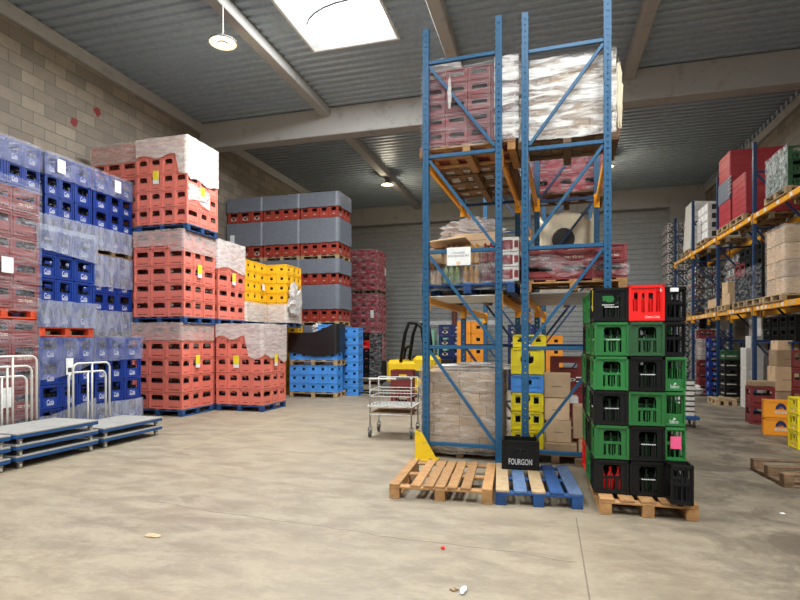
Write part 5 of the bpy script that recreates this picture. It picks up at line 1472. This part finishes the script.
for l in range(4):
    for j in range(3):
        mb = MB(); w, d, h = .42, .32, .255; mb.bbox(-w/2, -d/2, 0, w/2, d/2, h-.004, M['whitecard'], .012)
        mb.box(-.10, -d/2-.002, .05, .13, -d/2+.001, .20, M['ink'])
        mb.box(-w/2-.002, -.09, .05, -w/2+.001, .09, .20, M['paper'])
        o = mb.build('multipack', None, (XA+.23, 17.2+j*.33, ZT+.146+l*.255)); tag(o, f'white multipack with dark window, {NUMW[l]} layer, {ORD[j]} from near end, upper shelf', 'box', 'white multipacks on the upper shelf')
        if j == 0 and l < 3:
            o2 = link(o.data, 'multipack', None, (XA+.67, 17.2, ZT+.146+l*.255)); tag(o2, f'white multipack with dark window, {NUMW[l]} layer, second from aisle, upper shelf', 'box', 'white multipacks on the upper shelf')
band('plastic_wrap', 'milky film round the far end of the white multipacks on the upper shelf', 'plastic wrap', [(XA+.6, 18.05), (XA-.015, 18.05), (XA-.015, 17.55)], ZT+.1, ZT+.80, M['filmwhite'])
rp('pallet under the leaning beige wrapped load on the upper shelf', 18.85, L2, 1.0, parts=True)
mb = MB(); mb.add([(x, y, z) for (x, y, z) in ((XA, 18.9, ZT+.146), (XA+1.1, 18.9, ZT+.146), (XA+1.1, 19.8, ZT+.146), (XA, 19.8, ZT+.146), (XA+.10, 18.98, ZT+1.70), (XA+1.1, 18.98, ZT+1.62), (XA+1.1, 19.86, ZT+1.62), (XA+.10, 19.88, ZT+1.70))], [(0,3,2,1),(4,5,6,7),(0,1,5,4),(1,2,6,5),(2,3,7,6),(3,0,4,7)], M['whitecard'])
for q in range(6): z = ZT+.3+q*.22; mb.box(XA+.02+.013*q, 18.885+.012*q, z, XA+1.09, 18.93+.012*q, z+.006, M['tape'])
o = mb.build('wrapped_load'); tag(o, 'beige wrapped pallet load leaning slightly at the far end of the upper shelf', 'pallet load')
# --- middle level
ZM = L1+.06
rp('pallet under the brown wrapped cartons on the lower shelf', 11.86, L1, .95, parts=True)
for l in range(4):
    for j in range(2):
        carton(f'brown wrapped carton, {NUMW[l]} layer, {("near","far")[j]} one at the aisle, lower shelf', XA+.02, 11.9+j*.44, ZM+.146+l*.33, XA+.52, 11.9+(j+1)*.44-.01, ZM+.146+(l+1)*.33-.012, 'cardpale', name='brown_carton', group='brown cartons on the lower shelf')
    carton(f'brown wrapped carton, {NUMW[l]} layer, second from the aisle, lower shelf', XA+.53, 11.9, ZM+.146+l*.33, XA+1.1, 12.33, ZM+.146+(l+1)*.33-.012, 'cardpale', name='brown_carton', group='brown cartons on the lower shelf')
for o in [q for q in COL.objects if q.name.startswith('brown_carton') and q.get('group') == 'brown cartons on the lower shelf' and 'near one' in q['label'] or q.name.startswith('brown_carton') and 'second from the aisle, lower shelf' in q.get('label', '')]:
    mb = MB(); mb.box(.02, -.222, .10, .18, -.2195, .22, M['paper']); mb.box(.04, -.2235, .13, .16, -.2215, .15, M['ink']); mb.build('paper_tag', o, (0, .0, 0))
band('plastic_wrap', 'clear film round the brown cartons on the lower shelf', 'plastic wrap', [(XA+1.1, 12.80), (XA, 12.80), (XA, 11.88), (XA+1.1, 11.88)], ZM+.1, ZM+1.50, M['filmcart'])
rp('pallet under the stacked black crates on the lower shelf', 12.9, L1, .9, parts=True)
rp('second pallet under the stacked black crates on the lower shelf', 13.85, L1, .85)
for l in range(4):
    for j in range(5):
        if l == 3 and j == 4: continue
        k = 'black'
        red = (j >= 3 and l in (2, 0))
        place_crate('maroon' if red and l == 2 else k, XA+.2, 12.96+.17+j*.345, ZM+.146+l*.30, PI/2 if False else 0, f'{"dark red" if red and l == 2 else "black"} crate, {NUMW[l]} layer, {ORD[j]} from near end, lower shelf', scale=(1, 1.08 if not (red and l == 2) else 1.1, .298/(.345 if red and l == 2 else .315)), group='black crates on the lower shelf', name='beer_crate')
    place_crate('black', XA+.62, 13.13, ZM+.146+l*.30, 0, f'black crate, {NUMW[l]} layer, second from the aisle, lower shelf', scale=(1, 1.08, .298/.315), group='black crates on the lower shelf', name='beer_crate')
band('plastic_wrap', 'hazy film round the middle of the black crates on the lower shelf', 'plastic wrap', [(XA+.3, 14.70), (XA-.015, 14.70), (XA-.015, 12.95)], ZM+.16, ZM+.90, M['film'])
rp('pallet under the loose cardboard boxes on the lower shelf', 15.2, L1, .7)
for i, (y0, y1, z0, z1, x1, lab) in enumerate(((15.2, 15.8, 0, .28, .7, 'wide low cardboard box, near one at the bottom, lower shelf'), (16.25, 17.1, 0, .24, .46, 'low cardboard box left of the upright, lower shelf'), (15.35, 15.8, .28, .60, .55, 'cardboard box stacked right of the upright, lower shelf'))):
    carton(lab, XA+.04, y0, ZM+.146+z0, XA+x1, y1, ZM+.146+z1, 'cardpale')
# --- on the floor, front of the rack, far to near
def fcol(key, x, y, n, h, rz, label, group, name, sc=(1, 1), z0=0.0):
    for l in range(n): place_crate(key, x, y, z0+l*h, rz, f'{label}, {NUMW[l]} from the floor', scale=(sc[0], sc[1], (h-.003)/cm(key)[3]), group=group, name=name)
fcol('maroon', 4.55, 17.75, 6, .315, 0, 'dark red crate of the far column under the rack', 'dark red crates of the far column', 'maroon_crate', z0=.0)
band('plastic_wrap', 'pinkish hazy film round the far dark red column under the rack', 'plastic wrap', [(4.77, 17.93), (4.335, 17.93), (4.335, 17.58), (4.77, 17.58)], 1.0, 1.62, M['filmtop'])
fcol('blue', 4.42, 16.38, 6, .27, 0, 'blue crate in the column left of the rack upright', 'blue crates under the rack', 'blue_crate', (.82, 1), .05)
pallet('low dark board under the blue crate column by the upright', 4.42, 16.38, -.0001, .4, .36, 'oldwood') if False else None
fcol('black', 4.78, 15.55, 5, .225, 0, 'black crate with pale lettering in the column right of the upright', 'lettered black crates under the rack', 'beer_crate', (.8, 1), .0) if False else None
for i, x in enumerate((4.44, 4.78, 5.12)):
    for l in range(5):
        k = 'trip' if l < 4 else ('greensmall' if i < 2 else 'redsmall')
        nm = 'black' if l < 4 else ('green' if i < 2 else 'bright red')
        me, a, b, c_ = cm(k)
        place_crate(k, x+.02, 15.25, l*.235+.146, 0, f'{nm} crate, {NUMW[l]} layer, {ORD[i]} column, right of the rack upright', scale=(.325/a, .4/b, .232/c_), group='low black crates right of the upright', name='beer_crate')
pallet('small pallet under the low black crates right of the upright', 4.80, 15.25, 0, 1.02, .44, 'palewood')
for i, (x, y, z0, h, lab) in enumerate(((4.42, 13.95, 0, .44, 'bottom white carton of the front stack right of the black crates'), (4.42, 13.95, .445, .44, 'second white carton of the front stack right of the black crates'), (4.42, 13.95, .89, .50, 'third white carton of the front stack right of the black crates'), (4.68, 14.45, 0, .6, 'bottom white carton of the taller stack behind'), (4.68, 14.45, .605, .6, 'second white carton of the taller stack behind'), (4.68, 14.45, 1.21, .46, 'top white carton of the taller stack behind'))):
    carton(lab, x, y, z0, x+.36, y+.36, z0+h, 'whitecard', name='white_carton', tape=False)
pallet('pale pallet end lying by the white cartons under the rack', 4.15, 14.75, 0, .45, .7, 'palewood')
for i, (x0, y0, z0, x1, y1, z1, lab) in enumerate(((4.55, 12.62, 0, 4.98, 13.02, .52, 'bottom cardboard box of the stack right of the second upright'), (4.52, 12.60, .522, 4.94, 13.0, 1.02, 'second cardboard box of the stack right of the second upright'), (4.55, 12.62, 1.022, 4.95, 13.02, 1.36, 'wide cardboard box near the top of the stack right of the upright'), (4.60, 12.7, 1.362, 4.98, 13.05, 1.56, 'open flapped cardboard box on top of the stack right of the upright'),
    (5.02, 11.95, 0, 5.45, 12.4, .7, 'bottom cardboard box of the inner stack under the rack'), (5.02, 11.95, .702, 5.45, 12.4, 1.3, 'middle cardboard box of the inner stack under the rack'), (5.02, 11.95, 1.302, 5.45, 12.4, 1.66, 'top cardboard box of the inner stack under the rack'))):
    carton(lab, x0, y0, z0, x1, y1, z1, 'cardpale' if i % 2 else 'card')
# black boxes on a shelf just below the lower beams
t = thing('storage_shelf', 'dark shelf at the back of the rack carrying black crates', 'shelf', (5.3, 13.4, 1.50), 0)
mb = MB(); mb.bbox(-.52, -.9, 0, .2, 2.3, .04, M['dkblue'], .005); mb.build('board', t)
for y in (-.8, 2.2):
    for x in (-.47, .15): mb = MB(); mb.bbox(x-.02, y-.02, -1.5, x+.02, y+.02, 0, M['dkblue'], .004); mb.build('leg', t)
for i in range(4):
    for l in range(2):
        place_crate('black', 5.02, 12.75+i*.43, 1.541+l*.28, PI/2, f'black crate, {("lower","upper")[l]} row, {ORD[i]} from near end, shelf under the orange beam', scale=(1, 1, .277/.315), group='black crates on the shelf under the beam', name='beer_crate')
carton('white bulky box at the back under the lower shelf', 4.95, 14.6, 1.541, 5.4, 15.4, 2.1, 'whitecard', name='white_carton', tape=False)
# --- loose stacks in front of the rack
for l in range(2):
    place_crate('maroon', 3.86, 11.45, l*.35, math.radians(-4), f'dark red crate, {("lower","upper")[l]} of the pair in front of the rack', scale=(1.0, 1.1, 1.012), group='dark red crates in front of the rack', name='maroon_crate')
    place_crate('maroon', 4.20+.02, 11.02, l*.35, math.radians(-4), f'dark red crate, {("lower","upper")[l]} of the right pair in front of the rack', scale=(.55, 1, 1.012), group='dark red crates in front of the rack', name='maroon_crate') if False else None
carton('flat brown cardboard box on top of the dark red crates', 3.68, 11.3, .704, 4.06, 11.6, .80, 'card')
for l in range(4): place_crate('maroon', 4.12+.14, 10.75-.03, l*.35, PI/2, f'dark red crate, {NUMW[l]} in the column left of the white multipacks', scale=(.85, .7, 1.01), group='dark red crates left of the multipacks', name='maroon_crate')
for l in range(2): place_crate('orangebox', 3.68, 10.18, l*.287, math.radians(-14), f'orange crate with grey arch emblem, {("lower","upper")[l]} of two beside the yellow crates', group='orange crates with arch emblem', name='orange_crate')
for l in range(3):
    place_crate('yellowfloor', 3.63, 8.95, l*.247, math.radians(2), f'lemon yellow crate, {NUMW[l]} of three at the right edge', group='lemon yellow crates at the right edge', name='drinks_crate')
for l in range(4):
    for i in range(2):
        mb = MB(); w, d, h = .38, .3, .26; mb.bbox(-w/2, -d/2, 0, w/2, d/2, h-.004, M['whitecard'], .012)
        mb.box(-.13, -d/2-.002, .06, -.02, -d/2+.001, .18, M['card']); mb.box(.03, -d/2-.002, .08, .12, -d/2+.001, .2, M['navy'])
        mb.box(-w/2-.002, -.1, .05, -w/2+.001, .02, .16, M['card'])
        o = mb.build('multipack', None, (4.46+i*.39, 10.1, .5+l*.262)); tag(o, f'white multipack with brown print, {NUMW[l]} layer, {("left","right")[i]} column, near right edge', 'box', 'printed multipacks near the right edge')
pallet('pallet under the printed white multipacks near the right edge', 4.66, 10.1, 0, .85, .6, 'oldwood')
carton('brown carton base under the printed white multipacks', 4.27, 9.95, .146, 5.05, 10.25, .499, 'card', tape=False)
# upside-down pallet
o = pallet('weathered pallet lying upside down with its blocks up at right', 2.98, 6.93, 0, .80, 1.2, 'oldwood', math.radians(0), 5, True)
# turned so the blocks point up
for ch in list(o.children): ch.rotation_euler = (PI, 0, 0); ch.location = (0, 0, .144)
o.rotation_euler = (0, 0, math.radians(4)+PI/2)
crumple('white_bag', 'white plastic bag at the right edge of the floor', 'bag', (2.33, 5.12, .13), (.11, .11, .13), M['filmwhite'], 61, 12)
crumple('film_heap', 'heap of crumpled white film on the floor at the end of the aisle', 'plastic wrap', (4.0, 17.0, .14), (.30, .35, .16), M['filmwhite'], 62, 12)
# dolly with trays
t = thing('dolly', 'low blue dolly on casters beside the crate tower', 'dolly', (2.36, 10.75, 0), 0)
mb = MB(); mb.bbox(-.25, -.25, .14, .25, .25, .20, M['cartblue'], .01); mb.build('deck', t)
for x in (-.18, .18):
    for y in (-.18, .18):
        w_ = MB(); w_.lathe([(.045, -.014), (.055, -.01), (.055, .01), (.045, .014)], M['rubber'], n=12); mb = MB(); mb.add([(x+p[2], y+p[0], .055+p[1]) for p in w_.v], w_.f, M['rubber']); mb.box(x-.02, y-.02, .09, x+.02, y+.02, .142, M['steel']); mb.build('caster', t)
for l in range(7):
    mb = MB(); mb.bbox(-.2, -.18, 0, .2, .18, .075, M['whitecard'], .012); mb.bbox(-.205, -.185, .075, .205, .185, .092, M['ink'], .003)
    o = mb.build('tray', None, (2.34, 10.73, .201+l*.093)); tag(o, f'white tray with dark rim, {NUMW[l]} on the blue dolly', 'tray', 'trays on the dolly')
# yellow box with grey carton on the far low beam
carton('grey carton at the far end of the right rack on the floor', 4.55, 21.35, 1.0, 4.95, 21.7, 1.25, 'whitecard', tape=False) if False else None

# ------------------------------------------------------------------ paper labels belong to the wrapping they are stuck on
bpy.context.view_layer.update()
def ctr(o):
    bb = [o.matrix_world @ Vector(c) for c in o.bound_box]; return sum(bb, Vector())/8
WR = [(o, [o.matrix_world @ Vector(c) for c in o.bound_box]) for o in COL.objects if o.name.startswith(('plastic_wrap', 'plastic_sleeve')) and not o.parent]
def bdist(p, bb):
    return sum(max(min(c[i] for c in bb)-p[i], 0, p[i]-max(c[i] for c in bb))**2 for i in range(3))
for o in list(COL.objects):
    if o.parent is None and o.name.startswith(('paper_label', 'shipping_label')):
        p = ctr(o); best = min(WR, key=lambda w: bdist(p, w[1]))
        o.parent = best[0]
        for k in ('category', 'group'):
            if k in o: del o[k]
